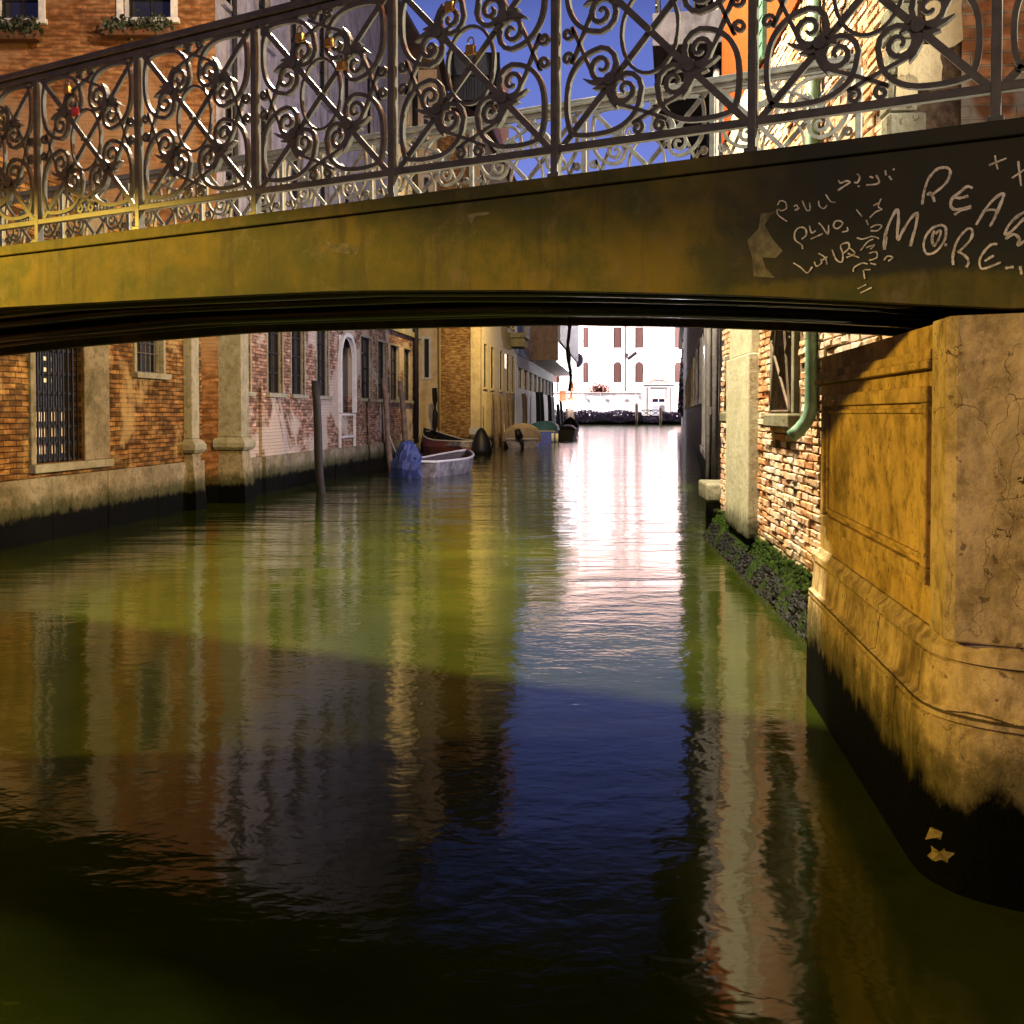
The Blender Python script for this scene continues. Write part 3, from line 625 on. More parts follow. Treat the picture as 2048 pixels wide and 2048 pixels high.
# unseen wall added left of the frame to keep lamplight off near water
qp_ = thing('unseen_light_blocker', 'unseen added wall blocking lamplight from the near water on the left', 'light blocker', (-3.15, -3.0, 0))
m = MB(); m.box((-0.35, 0, -1.5), (0, 7.6, 1.72)); m.build('wall', M['stone_plinth'], qp_)
m = MB(); m.box((-0.42, -0.05, 1.721), (0.07, 7.65, 1.86)); m.build('coping', M['stone'], qp_, bevel=0.02)
m = MB(); m.box((0.001, 0, -1.5), (0.95, 5.2, 1.78)); m.build('blocker_block', M['stone_plinth'], qp_, bevel=0.02)
# ground behind the abutment
m = MB(); m.face([(2.3, 3.0, 2.5), (9, -0.5, 2.5), (9, 8, 2.5), (2.6, 8, 2.5)]); o = m.build('landing_pavement', M['ground']); setp(o, kind='structure')

# fallen leaf caught at the foot
lp = P(1880, 1712, 3.05)
m = MB()
random.seed(8)
for (a, bb, s_) in ((0, 0, 0.75), (-0.035, 0.06, 0.65)):
    pts = []
    for i in range(14):
        ang = i/14*2*math.pi; rr = random.uniform(0.02, 0.045)*s_*(1+0.3*math.sin(2*ang+1)); pts.append((a+rr*math.cos(ang), -0.002*i % 0.01, bb+rr*math.sin(ang)*1.1))
    m.face(pts); m.face([(p[0], p[1]+0.003, p[2]) for p in reversed(pts)])
lf = m.build('leaf', M['leaf_yellow']); lf.location = lp; lf.rotation_euler = (0.15, 0.3, -0.2); setp(lf, 'yellow torn leaf stuck at the foot of the abutment', 'leaf')

# ------------------------------------------------------------------ RIGHT BANK: brick house (relief bricks)
r1 = Wall((2.24, 6.0), (2.735, 13.3))
rb = thing('brick_house', 'rough salt-eaten brick house with pale pilaster and orange upper wall, right bank', 'house', (r1.o.x, r1.o.y, 0), r1.rz)
# local +y should go into the building (to the right): wall direction runs away, so into-building is local -y
def r1x(u, v=830): return r1.x(u, v)
b = NB('eroded_brick'); at = b.n('ShaderNodeAttribute'); at.attribute_name = 'rnd'; co = b.obj()
cr = b.n('ShaderNodeValToRGB'); b.l(at.outputs['Fac'], cr.inputs[0]); e = cr.color_ramp.elements
e[0].color = (0.48, 0.20, 0.08, 1); e[1].color = (0.70, 0.52, 0.38, 1); e[1].position = 1.0
for p_, c_ in ((0.3, (0.60, 0.30, 0.14, 1)), (0.55, (0.60, 0.42, 0.24, 1)), (0.8, (0.64, 0.38, 0.22, 1))): q = e.new(p_); q.color = c_
n2 = b.noise(co, 30, 5, 0.7); c = b.mix(b.ramp(n2, 0.35, 0.7, 0, 0.5), cr.outputs[0], b.mix(1.0, cr.outputs[0], (0.5, 0.4, 0.32), 'MULTIPLY'))
salt = b.ramp(b.noise(co, 1.25, 6, 0.65, 0.4), 0.46, 0.62, 0, 0.7); c = b.mix(salt, c, (0.72, 0.58, 0.46))
c = b.tide(c, 0.26, 0.16, (0.03, 0.045, 0.008))
M['relief_brick'] = b.done(c, 0.92, 0.15, 0, b.bump(n2, 0.8, 0.012))
r1_holes = [(r1x(1592), r1x(1553), 1.60, 2.95), (r1x(1474), r1x(1458), 1.62, 2.2)]
m = MB(); wall_panel(m, r1.L, -1.5, 9.0, r1_holes, -0.22, y=-0.004); shell(m, r1.L, -1.5, 9.0, -6, 0.0, -0.004); m.build('wall', M['mortar'], rb)
m = MB(); ch = 0.066; bl = 0.245; random.seed(3)
nc = int((5.05+0.1)/ch)
for j in range(nc):
    z = -0.1+j*ch; off = (j % 2)*0.12+random.uniform(-0.02, 0.02); x = -off
    while x < r1.L:
        L_ = bl*random.choice((1, 1, 1, 0.52, 0.9)); xa, xb_ = max(x+0.006, 0.0), min(x+L_-0.006, r1.L); x += L_
        if xb_-xa < 0.03: continue
        zc = z+ch/2; skip = False
        for h in r1_holes:
            if xb_ > h[0]-0.14 and xa < h[1]+0.14 and zc > h[2]-0.12 and zc < h[3]+0.1: skip = True
        if skip or random.random() < 0.03: continue
        m.rnd = random.random()
        pr = random.uniform(0.004, 0.030)*(1.0 if zc < 2.2 else 0.35)+0.006; ero = random.uniform(0.006, 0.02)
        def jv(a): return random.uniform(-a, a)
        z0, z1 = z+0.004+jv(0.003), z+ch-0.006+jv(0.003)
        back = [(xa, 0.0, z0), (xb_, 0.0, z0), (xb_, 0.0, z1), (xa, 0.0, z1)]
        mid = [(a+jv(0.004), pr*0.55+jv(0.003), c+jv(0.004)) for a, _, c in back]
        fr = [(xa+ero+jv(0.006), pr+jv(0.006), z0+ero*0.8+jv(0.004)), (xb_-ero+jv(0.006), pr+jv(0.006), z0+ero*0.8+jv(0.004)), (xb_-ero+jv(0.006), pr+jv(0.004), z1-ero*0.4+jv(0.003)), (xa+ero+jv(0.006), pr+jv(0.004), z1-ero*0.4+jv(0.003))]
        m.loft([back, mid, fr], caps=False); i0 = len(m.v); m.face(fr)
m.build('brick_facing', M['relief_brick'], rb, attr=True)
m = MB(); m.box((0.0, 0.0, 5.05), (r1.L, 0.035, 9.0)); m.build('render_coat', M['plaster_orange'], rb)
m = MB(); xa, xb_ = r1x(1522), r1x(1474); 
m.box((min(xa, xb_), 0.0, 0.30), (max(xa, xb_), 0.13, 2.22)); pl_ = m.build('pilaster', M['stone_pale'], rb, bevel=0.015)
m = MB(); m.box((min(xa, xb_)+0.05, 0.0, 2.2205), (max(xa, xb_)-0.06, 0.10, 5.04)); m.build('pilaster_top', M['stone_pale'], pl_, bevel=0.015)
def r1_window(x0, x1, z0, z1):
    m = MB(); f = 0.11
    m.box((x0-f, -0.02, z0), (x0, 0.045, z1+f)); m.box((x1, -0.02, z0), (x1+f, 0.045, z1+f)); m.box((x0+0.001, -0.02, z1), (x1-0.001, 0.045, z1+f))
    wo = m.build('window', M['stone'], rb, bevel=0.008)
    p = MB(); p.face([(x0, -0.2, z0), (x0, -0.2, z1), (x1, -0.2, z1), (x1, -0.2, z0)]); p.build('pane', M['glass'], wo)
    m = MB(); m.box((x0-f-0.03, -0.1, z0-0.13), (x1+f+0.03, 0.10, z0-0.001)); m.build('sill', M['stone'], wo, bevel=0.02)
    m = MB(); d = 0.055; w_ = x1-x0; h = (z1-z0)
    for a, c, e_, g_ in ((x0, z0, x1, z0+h*0.5), (x1, z0, x0, z0+h*0.5), (x0, z0+h*0.5, x1, z1), (x1, z0+h*0.5, x0, z1), (x0, z0, x0+w_/2, z1), (x1, z0, x1-w_/2, z1)):
        m.tube([(a, d, c+0.02), (e_, d, g_-0.02)], 0.014, 5)
    for zz in (z0+0.02, z1-0.02): m.tube([(x0, d, zz), (x1, d, zz)], 0.012, 5)
    m.build('grille', M['wood'], wo)
for h in r1_holes: r1_window(*h)
m = MB(); xp = r1x(1641); m.tube([(xp, 0.07, 5.0), (xp, 0.07, 3.0), (xp, 0.07, 1.66), (xp+0.005, 0.08, 1.60), (xp+0.01, 0.11, 1.53), (xp+0.015, 0.17, 1.46), (xp+0.02, 0.22, 1.42)], 0.052, 14)
dp = m.build('drainpipe', M['green_pipe'], rb, smooth=True)
m = MB(); m.tube([(xp, 0.07, 2.17), (xp, 0.07, 2.185)], 0.048, 14); m.tube([(xp, 0.07, 2.20), (xp, 0.07, 2.215)], 0.048, 14); m.build('clamp', M['iron_pale'], dp)
m = MB(); xa, xb_ = r1x(1541, 100), r1x(1514, 100)
for i in range(14): z = 5.12+i*0.13; m.box((min(xa, xb_)+0.03, 0.036, z), (max(xa, xb_)-0.03, 0.075, z+0.10))
m.box((min(xa, xb_), 0.036, 5.06), (min(xa, xb_)+0.029, 0.08, 7.0)); m.box((max(xa, xb_)-0.029, 0.036, 5.06), (max(xa, xb_), 0.08, 7.0)); m.build('shutter', M['green_shutter'], rb)
# white crumbling quoin at the house corner and the return wall facing us
m = MB()
for i in range(26):
    z = 2.3+i*0.21; L_ = 0.30 if i % 2 else 0.2; m.box((-0.03, -0.16+0.05*(i % 2), z), (L_*0.6, 0.05+random.uniform(-0.008, 0.012), z+0.205))
m.build('quoin', M['stone'], rb, bevel=0.02)
r1b = Wall((2.28, 5.97), (6.8, 5.2))
ob = MB(); wall_panel(ob, r1b.L, 0, 9, [], 0.2, x0=0.30); w2 = ob.build('return_wall', M['brick_corner'], rb)
# place the return wall in world, then make it local to the house
inv = Matrix.Translation((r1.o.x, r1.o.y, 0)) @ Matrix.Rotation(r1.rz, 4, 'Z')
w2.matrix_basis = inv.inverted() @ (Matrix.Translation((r1b.o.x, r1b.o.y, 0)) @ Matrix.Rotation(r1b.rz, 4, 'Z'))
m = MB(); 
for (u0, u1, v0, v1) in ((1790, 1835, 150, 212), (1850, 1925, -60, 95), (1795, 1882, 95, 178)):
    a, z1 = r1b.hit(u0, v0); c, z0 = r1b.hit(u1, v1); n_ = 18; pts = []
    cx, cz, rx, rz_ = (a+c)/2, (z0+z1)/2, (c-a)/2, (z1-z0)/2
    for i in range(n_):
        t = 2*math.pi*i/n_; k = 1/max(abs(math.cos(t)), abs(math.sin(t))); k = min(k, 1.25)*random.uniform(0.86, 1.04)
        pts.append((cx+rx*k*math.cos(t), cz+rz_*k*math.sin(t)))
    m.face([(x, -0.018, z) for x, z in pts])
    for i in range(n_):
        p_, q_ = pts[i], pts[(i+1) % n_]; m.face([(p_[0], -0.018, p_[1]), (p_[0], 0.0, p_[1]), (q_[0], 0.0, q_[1]), (q_[0], -0.018, q_[1])])
w3 = m.build('plaster_patch', M['plaster_ochre'], rb); w3.matrix_basis = w2.matrix_basis.copy()

# notices on the brick wall
def notice(u0, u1, v0, v1, label):
    xa, z1 = r1.hit(u1, v0); xb_, z0 = r1.hit(u0, v1); xa, xb_ = min(xa, xb_), max(xa, xb_)
    o = thing('wall_notice', label, 'notice', (0, 0, 0), 0, 'white notices on the brick wall'); o.location = (r1.o.x, r1.o.y, 0); o.rotation_euler = (0, 0, r1.rz)
    m = MB(); m.box((xa, 0.045, z0), (xb_, 0.055, z1)); m.build('board', M['plastic'], o)
    m = MB(); k = 5
    for i in range(k):
        zz = z0+(z1-z0)*(i+0.6)/k; x = xa+0.03
        while x < xb_-0.05:
            L_ = random.uniform(0.02, 0.06); m.box((x, 0.0552, zz), (min(x+L_, xb_-0.02), 0.0565, zz+(z1-z0)*0.05)); x += L_+0.02
    m.build('print', M['black'], o)
notice(1637, 1652, 30, 82, 'small white printed notice high on the pink brick wall')
notice(1638, 1661, 188, 214, 'larger white printed notice just under the far handrail on the pink brick wall')

# mussels and weed at the foot of the brick wall
r_ = Wall((2.03, 6.0), (2.50, 13.3))
random.seed(11); m = MB(); m2 = MB()
def blob(mb, c, s_):
    t = (1+5**0.5)/2; vs = [(-1,t,0),(1,t,0),(-1,-t,0),(1,-t,0),(0,-1,t),(0,1,t),(0,-1,-t),(0,1,-t),(t,0,-1),(t,0,1),(-t,0,-1),(-t,0,1)]
    fs = [(0,11,5),(0,5,1),(0,1,7),(0,7,10),(0,10,11),(1,5,9),(5,11,4),(11,10,2),(10,7,6),(7,1,8),(3,9,4),(3,4,2),(3,2,6),(3,6,8),(3,8,9),(4,9,5),(2,4,11),(6,2,10),(8,6,7),(9,8,1)]
    mb.raw([(c[0]+v_[0]*s_*random.uniform(0.4, 0.75), c[1]+v_[1]*s_*random.uniform(0.4, 0.75), c[2]+v_[2]*s_*random.uniform(0.3, 0.6)) for v_ in vs], fs)
for i in range(2600):
    s_ = random.uniform(-0.3, 7.4); t = random.random(); out = 0.02+0.24*(1-t)**1.2
    p = r1.o+r1.d*s_+r1.n*out; z = -0.05+0.38*t
    blob(m if t < 0.62 else m2, (p.x, p.y, z), random.uniform(0.016, 0.04))
ring = []
for i in range(30):
    s_ = -0.4+i*0.27; a = r1.o+r1.d*s_
    ring.append([(*(a+r1.n*0.30), -0.4), (*(a+r1.n*(0.22+0.02*math.sin(i*2.1))), 0.03), (*(a+r1.n*(0.10+0.02*math.sin(i*1.3))), 0.20), (*(a+r1.n*0.005), 0.34)])
mb_ = MB(); mb_.loft(ring, close=False, caps=False); o = mb_.build('weed_bank', M['algae'], smooth=True); setp(o, 'sloping footing slick with green weed under the brick house', 'footing', kind='structure')
o = m.build('mussels', M['mussel']); setp(o, 'black mussels crusted along the waterline below the brick wall', 'mussels', kind='stuff')
o = m2.build('seaweed', M['algae']); setp(o, 'dark green seaweed clinging above the mussels', 'seaweed', kind='stuff')
# stone landing step past the pilaster
m = MB(); xs = r1x(1443, 1000); p0 = r1.o+r1.d*(r1.L+0.06)
st = thing('landing_step', 'worn yellowish stone step jutting over the water past the brick house', 'step', (p0.x, p0.y, 0), r1.rz)
m.box((0.0, -0.3, 0.44), (0.9, 0.20, 0.68)); m.build('slab', M['stone'], st, bevel=0.03)
m = MB(); m.box((0.05, -0.3, -1.0), (0.85, 0.1, 0.438)); m.build('footing', M['stone_plinth'], st)

# ------------------------------------------------------------------ RIGHT BANK: darker houses beyond
def canal_house(name, label, wall, z1, mat, holes, depth, side=1, z0=-1.5):
    """side=+1: building lies on local +y; -1: on local -y"""
    o = thing(name, label, 'house', (wall.o.x, wall.o.y, 0), wall.rz)
    m = MB(); wall_panel(m, wall.L, z0, z1, holes, 0.22*side); shell(m, wall.L, z0, z1, depth*side)
    m.build('wall', M[mat], o)
    m = MB(); e_ = 0.35
    m.raw([(-0.1, -e_*side, z1), (wall.L+0.1, -e_*side, z1), (wall.L+0.1, (depth)*side, z1), (-0.1, (depth)*side, z1), (-0.1, -e_*side, z1+0.12), (wall.L+0.1, -e_*side, z1+0.12), (wall.L+0.1, depth*side*0.5, z1+0.12+depth*0.18), (-0.1, depth*side*0.5, z1+0.12+depth*0.18), (-0.1, depth*side, z1+0.1), (wall.L+0.1, depth*side, z1+0.1)],
          [(0,1,2,3),(0,1,5,4),(4,5,6,7),(7,6,9,8),(0,4,7,8,3),(1,2,9,6,5)])
    m.build('roof', M['roof'], o)
    return o
r2 = Wall((2.82, 13.75), (4.6, 24.8))
hs = [(r2.x(1437), r2.x(1430), 1.7, 3.6), (r2.x(1421), r2.x(1414), 0.9, 3.4), (r2.x(1411.5), r2.x(1408), 0.9, 3.4)]
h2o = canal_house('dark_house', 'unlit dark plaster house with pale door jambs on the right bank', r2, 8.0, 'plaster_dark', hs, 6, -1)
def mirrored_window(parent, h, sgn, mat='plaster_grey', fw=0.1):
    x0, x1, z0, z1 = h; m = MB()
    m.box((x0-fw, -0.02, z0), (x0, 0.05, z1)); m.box((x1, -0.02, z0), (x1+fw, 0.05, z1)); m.box((x0-fw, -0.02, z1), (x1+fw, 0.06, z1+0.14))
    wo = m.build('window', M[mat], parent, bevel=0.006)
    p = MB(); p.face([(x0, -0.2, z0), (x1, -0.2, z0), (x1, -0.2, z1), (x0, -0.2, z1)]); p.build('pane', M['glass'], wo)
    m = MB(); m.box((x0-fw, -0.02, z0-0.12), (x1+fw, 0.10, z0-0.001)); m.build('sill', M[mat], wo)
for h in hs: mirrored_window(h2o, h, -1)
for u_ in (1425, 1440):
    m = MB(); x = r2.x(u_); m.tube([(x, 0.07, 0.1), (x, 0.07, 7.8)], 0.05, 8); m.build('drainpipe', M['plaster_grey'], h2o, smooth=True)
# balcony seen above the bridge
bx0, bx1 = r2.x(1443), r2.x(1418)
m = MB(); m.box((bx0, 0.0, 6.6), (bx1, 0.95, 7.05)); bal = m.build('balcony', M['plaster_dark'], h2o, bevel=0.02)
m = MB()
for i in range(19): 
    x = bx0+0.05+(bx1-bx0-0.1)*i/18; m.tube([(x, 0.9, 7.05), (x, 0.9, 8.1)], 0.014, 5)
for i in range(6):
    y = 0.05+0.85*i/5; m.tube([(bx0+0.05, y, 7.05), (bx0+0.05, y, 8.1)], 0.014, 5)
m.tube([(bx0, 0.9, 8.1), (bx1, 0.9, 8.1)], 0.02, 5); m.tube([(bx0+0.05, 0, 8.1), (bx0+0.05, 0.9, 8.1)], 0.02, 5); m.tube([(bx0, 0.9, 7.15), (bx1, 0.9, 7.15)], 0.015, 5); m.build('balcony_rail', M['black'], bal)

r3 = Wall((4.75, 25.1), (18.5, 112))
hs = [(4+i*5.2, 5.1+i*5.2, 2.0, 3.6) for i in range(15)]
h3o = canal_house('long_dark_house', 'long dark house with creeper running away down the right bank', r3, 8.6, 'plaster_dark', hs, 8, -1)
for h in hs[:8]: mirrored_window(h3o, h, -1, 'plaster_grey')
random.seed(5); m = MB()
for i in range(2600):
    x = random.uniform(62, 88); z = 1.4+abs(random.gauss(0, 1))*2.2; y = random.uniform(0.02, 0.5)*max(0.2, 1-z/9)
    if z > 8.5: continue
    a = random.uniform(0, 6.28); s_ = random.uniform(0.08, 0.18)
    m.face([(x+s_*math.cos(a), y, z+s_*math.sin(a)), (x-s_*math.sin(a), y+s_*0.6, z+s_*math.cos(a)), (x-s_*math.cos(a), y, z-s_*math.sin(a)), (x+s_*math.sin(a), y-s_*0.4, z-s_*math.cos(a))])
cv = m.build('creeper', M['leaf_dark']); cv.location = (r3.o.x, r3.o.y, 0); cv.rotation_euler = (0, 0, r3.rz); setp(cv, 'leafy creeper hanging over the water end of the long dark house', 'creeper')

# ------------------------------------------------------------------ LEFT BANK near: low brick building
b1 = Wall(lw(3.0), lw(17.6))
def pad(h, k=0.0): return h
dx0, dx1 = b1.x(68), b1.x(163)
w0, w1 = b1.x(272), b1.x(325)
holes = [(dx0, dx1, 0.97, 3.35), (w0, w1, 2.22, 3.6)]
B1 = thing('brick_building', 'low brick canal building with barred water gate at the left edge', 'building', (b1.o.x, b1.o.y, 0), b1.rz)
m = MB(); wall_panel(m, b1.L, -1.5, 4.6, holes, 0.16); shell(m, b1.L, -1.5, 4.6, 6); m.face([(0, 0, 4.6), (b1.L, 0, 4.6), (b1.L, 6, 4.6), (0, 6, 4.6)]); m.build('wall', M['brick_near'], B1)
m = MB()
x = 0.0
while x < b1.L:
    L_ = random.uniform(1.1, 1.9); xe = min(x+L_, b1.L)
    m.box((x+0.004, -0.06+random.uniform(0, 0.012), -1.4), (xe-0.004, 0.0, 0.80)); x = xe
m.build('plinth', M['stone_plinth'], B1, bevel=0.012)
m = MB(); m.box((dx0-0.12, -0.09, 0.86), (b1.x(216), 0.25, 0.968)); m.build('threshold', M['stone'], B1, bevel=0.012)
m = MB(); m.box((dx0-0.11, -0.035, 0.9685), (dx0-0.001, 0.1, 3.5)); m.box((dx1+0.001, -0.05, 0.9685), (b1.x(213), 0.1, 4.5)); m.box((dx0-0.11, -0.036, 3.5005), (dx1, 0.1, 3.7)); m.build('door_surround', M['stone_plinth'], B1, bevel=0.012)
# water gate
m = MB(); m.face([(dx0, 0.15, 0.97), (dx1, 0.15, 0.97), (dx1, 0.15, 3.35), (dx0, 0.15, 3.35)]); gate = m.build('door', M['black'], B1)
m = MB(); nb = 9
for i in range(nb+1): x = dx0+0.03+(dx1-dx0-0.06)*i/nb; m.box((x-0.012, 0.03, 0.98), (x+0.012, 0.05, 3.34))
for z in (0.99, 1.2, 1.42, 1.64, 1.85, 2.1, 2.4, 2.7, 3.0, 3.3): m.box((dx0+0.01, 0.051, z), (dx1-0.01, 0.064, z+0.03))
m.build('gate_bars', M['wood_dark'], gate)
m = MB()
for r0, zz in ((0, 1.08), (1, 1.30), (2, 1.50)):
    for i in (0, 2, 3, 5, 7):
        x = dx0+0.05+(dx1-dx0-0.06)*i/nb; m.box((x, 0.142, zz), (x+0.07, 0.148, zz+0.12))
for k in range(9):
    for xx in (0.42, 0.58): m.box((dx0+(dx1-dx0)*xx, 0.142, 2.0+k*0.14), (dx0+(dx1-dx0)*xx+0.05, 0.148, 2.05+k*0.14))
m.build('lit_pane', M['lit_pane'], gate)
window(B1, w0, w1, 2.22, 3.6, 0.15, 0.08, bars=True, frame_mat='stone')
# stone pier at the end of the brick building
xe0, xe1 = b1.x(368), b1.x(383)
def buttress(parent, x0, x1, ztop, out, name='buttress', y=0.0):
    m = MB(); m.box((x0, y-out, 1.18), (x1, y+0.1, ztop)); o_ = m.build(name, M['stone'], parent, bevel=0.012)
    m = MB(); rings = []
    for z, g_ in ((0.93, 0.0), (0.95, 0.05), (1.0, 0.085), (1.08, 0.085), (1.14, 0.05), (1.178, 0.0)):
        rings.append([(x0-g_, y-out-g_, z), (x1+g_, y-out-g_, z), (x1+g_, y+0.08, z), (x0-g_, y+0.08, z)])
    m.loft(rings); m.build('roll_moulding', M['stone'], o_)
    m = MB(); m.loft([[(x0-0.10, y-out-0.12, -1.4), (x1+0.10, y-out-0.12, -1.4), (x1+0.10, y+0.08, -1.4), (x0-0.10, y+0.08, -1.4)], [(x0-0.06, y-out-0.08, 0.3), (x1+0.06, y-out-0.08, 0.3), (x1+0.06, y+0.08, 0.3), (x0-0.06, y+0.08, 0.3)], [(x0+0.0, y-out-0.0, 0.929), (x1, y-out-0.0, 0.929), (x1, y+0.08, 0.929), (x0, y+0.08, 0.929)]]); m.build('foot', M['stone_plinth'], o_)
buttress(B1, xe0, xe1, 4.6, 0.14)

# ------------------------------------------------------------------ LEFT BANK: tall grey palace wall with pink brick base
b2 = Wall(lw(18.3), lw(35.5))
B2 = thing('grey_palace', 'tall grey plaster palace with row of tall narrow windows on the left bank', 'palace', (b2.o.x, b2.o.y, 0), b2.rz)
ranges = [(470, 501), (536, 565), (583, 609), (634, 657), (722, 744), (756, 772), (781, 798), (808, 822)]
holes = []; Z0, Z1 = 2.02, 3.70
for a, c in ranges: holes.append((b2.x(a), b2.x(c), Z0, Z1))
ax0, ax1 = b2.x(679), b2.x(706)
arch = (ax0, ax1, 1.62, 3.62); holes.append(arch)
up = []
for lev in (5.2, 9.0):
    for a, c in ((452, 478), (520, 545), (583, 606), (640, 660), (690, 707), (735, 750), (775, 788), (806, 818)):
        up.append((b2.x(a), b2.x(c), lev, lev+2.5))
HZ = 4.15
m = MB(); wall_panel(m, b2.L, -1.5, HZ, holes, 0.14); m.build('lower_wall', M['brick_pink'], B2)
m = MB(); wall_panel(m, b2.L, HZ, 13.5, up, 0.16); 
m.face([(b2.L, 0, -1.5), (b2.L, 9, -1.5), (b2.L, 9, 13.5), (b2.L, 0, 13.5)]); m.face([(0, 9, -1.5), (0, 9, 13.5), (b2.L, 9, 13.5), (b2.L, 9, -1.5)]); m.build('upper_wall', M['plaster_grey'], B2)
m = MB(); m.box((0, -0.10, HZ-0.02), (b2.L, 0.0, HZ+0.16)); m.build('string_course', M['stone'], B2, bevel=0.02)
for h in holes[:-1]: window(B2, *h, depth=0.13, fw=0.05, bars=False, proud=0.015, frame_mat='stone')
for h in up: window(B2, *h, depth=0.15, fw=0.09, frame_mat='plaster_grey')
# arched window with quatrefoil-style pointed head
m = MB(); cx = (ax0+ax1)/2; hw_ = (ax1-ax0)/2; zs = 2.95; zt = 3.9
def ogive(w_, zt_, n=10):
    pts = []
    for i in range(n+1):
        t = i/n; pts.append((cx-w_*math.cos(t*math.pi/2)**0.8, zs+(zt_-zs)*math.sin(t*math.pi/2)**1.15))
    return pts+[(2*cx-x_, z_) for x_, z_ in reversed(pts[:-1])]
pts = [(ax0, 1.6)]+[(ax0, 2.4)]+ogive(hw_, 3.60)+[(ax1, 2.4), (ax1, 1.6)]
m.ribbon([(cx+(x_-cx)*1.0-0.05*(1 if x_ < cx else -1), z_+0.02) for x_, z_ in pts], 0.055, 0.10, -0.03); aw = m.build('arched_window', M['frame_white'], B2)
m = MB(); oi = ogive(hw_, 3.55)
half = [p for p in oi if p[0] <= cx+1e-6]
m.face([(x_, 0.02, z_) for x_, z_ in half]+[(ax0+0.001, 0.02, 3.619)])
half = [p for p in oi if p[0] >= cx-1e-6]
m.face([(x_, 0.02, z_) for x_, z_ in half]+[(ax1-0.001, 0.02, 3.619)][:1]); m.build('spandrel', M['frame_white'], aw)
m = MB(); m.face([(ax0, 0.135, 1.62), (ax1, 0.135, 1.62), (ax1, 0.135, 3.62), (ax0, 0.135, 3.62)]); m.build('pane', M['glass'], aw)
m = MB(); 
for z in (1.55, 0.98): m.box((ax0-0.08, -0.055, z), (ax1+0.08, 0.0, z+0.045))
m.box((ax0-0.09, -0.055, 0.35), (ax0-0.02, 0.0, 1.549)); m.box((ax1+0.02, -0.055, 0.35), (ax1+0.09, 0.0, 1.549)); m.build('apron', M['frame_white'], aw)
m = MB(); x = 0.0
while x < b2.L:
    L_ = random.uniform(1.2, 2.6); xe = min(x+L_, b2.L)
    m.box((x+0.005, -0.07+random.uniform(0, 0.015), -1.4), (xe-0.005, 0.0, 0.74)); x = xe
m.build('plinth', M['stone_plinth'], B2, bevel=0.012)
buttress(B2, 0.02, b2.x(454), 4.1, 0.42)
# drain pipe beside the buttress and at the far corner
for u_, r_p in ((462, 0.05), (825, 0.09)):
    m = MB(); x = b2.x(u_); m.tube([(x, -0.12, 0.6), (x, -0.12, 13.0)], r_p, 8); m.build('drainpipe', M['wood_dark'], B2, smooth=True)
# side wall facing the camera, seen over the bridge
sw = Wall((lw(18.3)[0]-14, 18.3), lw(18.3))
def swx(u, v): return sw.hit(u, v)
hh_ = []
for (ua, ub_, va, vb) in ((-12, 78, -110, 40), (246, 342, -110, 38), (-230, -140, -110, 40)):
    xa, za = swx(ua, va); xb_, zb_ = swx(ub_, vb); hh_.append((xa, xb_, zb_, za))
m = MB(); wall_panel(m, sw.L, -1.5, 13.5, hh_, 0.3); m.box((sw.L-1.2, -0.06, -1.4), (sw.L-0.002, 0.0, 0.74)); sd = m.build('side_wall', M['brick_side'], B2)
invB2 = (Matrix.Translation((b2.o.x, b2.o.y, 0)) @ Matrix.Rotation(b2.rz, 4, 'Z')).inverted()
sd.matrix_basis = invB2 @ Matrix.Translation((sw.o.x, sw.o.y, 0)) @ Matrix.Rotation(sw.rz, 4, 'Z')
for h in hh_:
    wo = window(B2, *h, depth=0.28, fw=0.12); wo.matrix_basis = sd.matrix_basis.copy()
m = MB(); rz1 = 13.5
m.box((-0.4, -0.6, rz1), (b2.L+0.3, 9.2, rz1+0.15)); m.build('roof', M['roof'], B2)
# window boxes
def leaf_heap(mb, c, ex, n, s_):
    for i in range(n):
        p = (c[0]+random.uniform(-1, 1)*ex[0], c[1]+random.uniform(-1, 1)*ex[1], c[2]+random.gauss(0, 0.45)*ex[2]); a = random.uniform(0, 6.28); t = random.uniform(-1, 1)
        q = s_*random.uniform(0.5, 1.2)
        mb.face([(p[0]+q*math.cos(a), p[1]+q*t*0.5, p[2]+q*math.sin(a)), (p[0]-q*0.5*math.sin(a), p[1]+q*0.3, p[2]+q*0.5*math.cos(a)), (p[0]-q*math.cos(a), p[1]-q*t*0.5, p[2]-q*math.sin(a)), (p[0]+q*0.5*math.sin(a), p[1]-q*0.3, p[2]-q*0.5*math.cos(a))])
for (ua, ub_, v0, v1), lab in (((-8, 92, 58, 92), 'dark planted window box under the leftmost upper window'), ((222, 352, 54, 84), 'planted window box with red flowers under the second upper window')):
    xa, z1 = swx(ua, v0); xb_, z0 = swx(ub_, v1)
    o = thing('window_box', lab, 'window box', (sw.o.x, sw.o.y, 0), sw.rz, 'window boxes on the brick side wall')
    m = MB(); m.box((xa, -0.34, z0), (xb_, -0.12, z0+(z1-z0)*0.55)); m.build('trough', M['terracotta'], o, bevel=0.02)
    m = MB(); leaf_heap(m, ((xa+xb_)/2, -0.25, z1-0.08), ((xb_-xa)/2, 0.16, 0.17), 700, 0.05); m.build('foliage', M['leaf'], o)

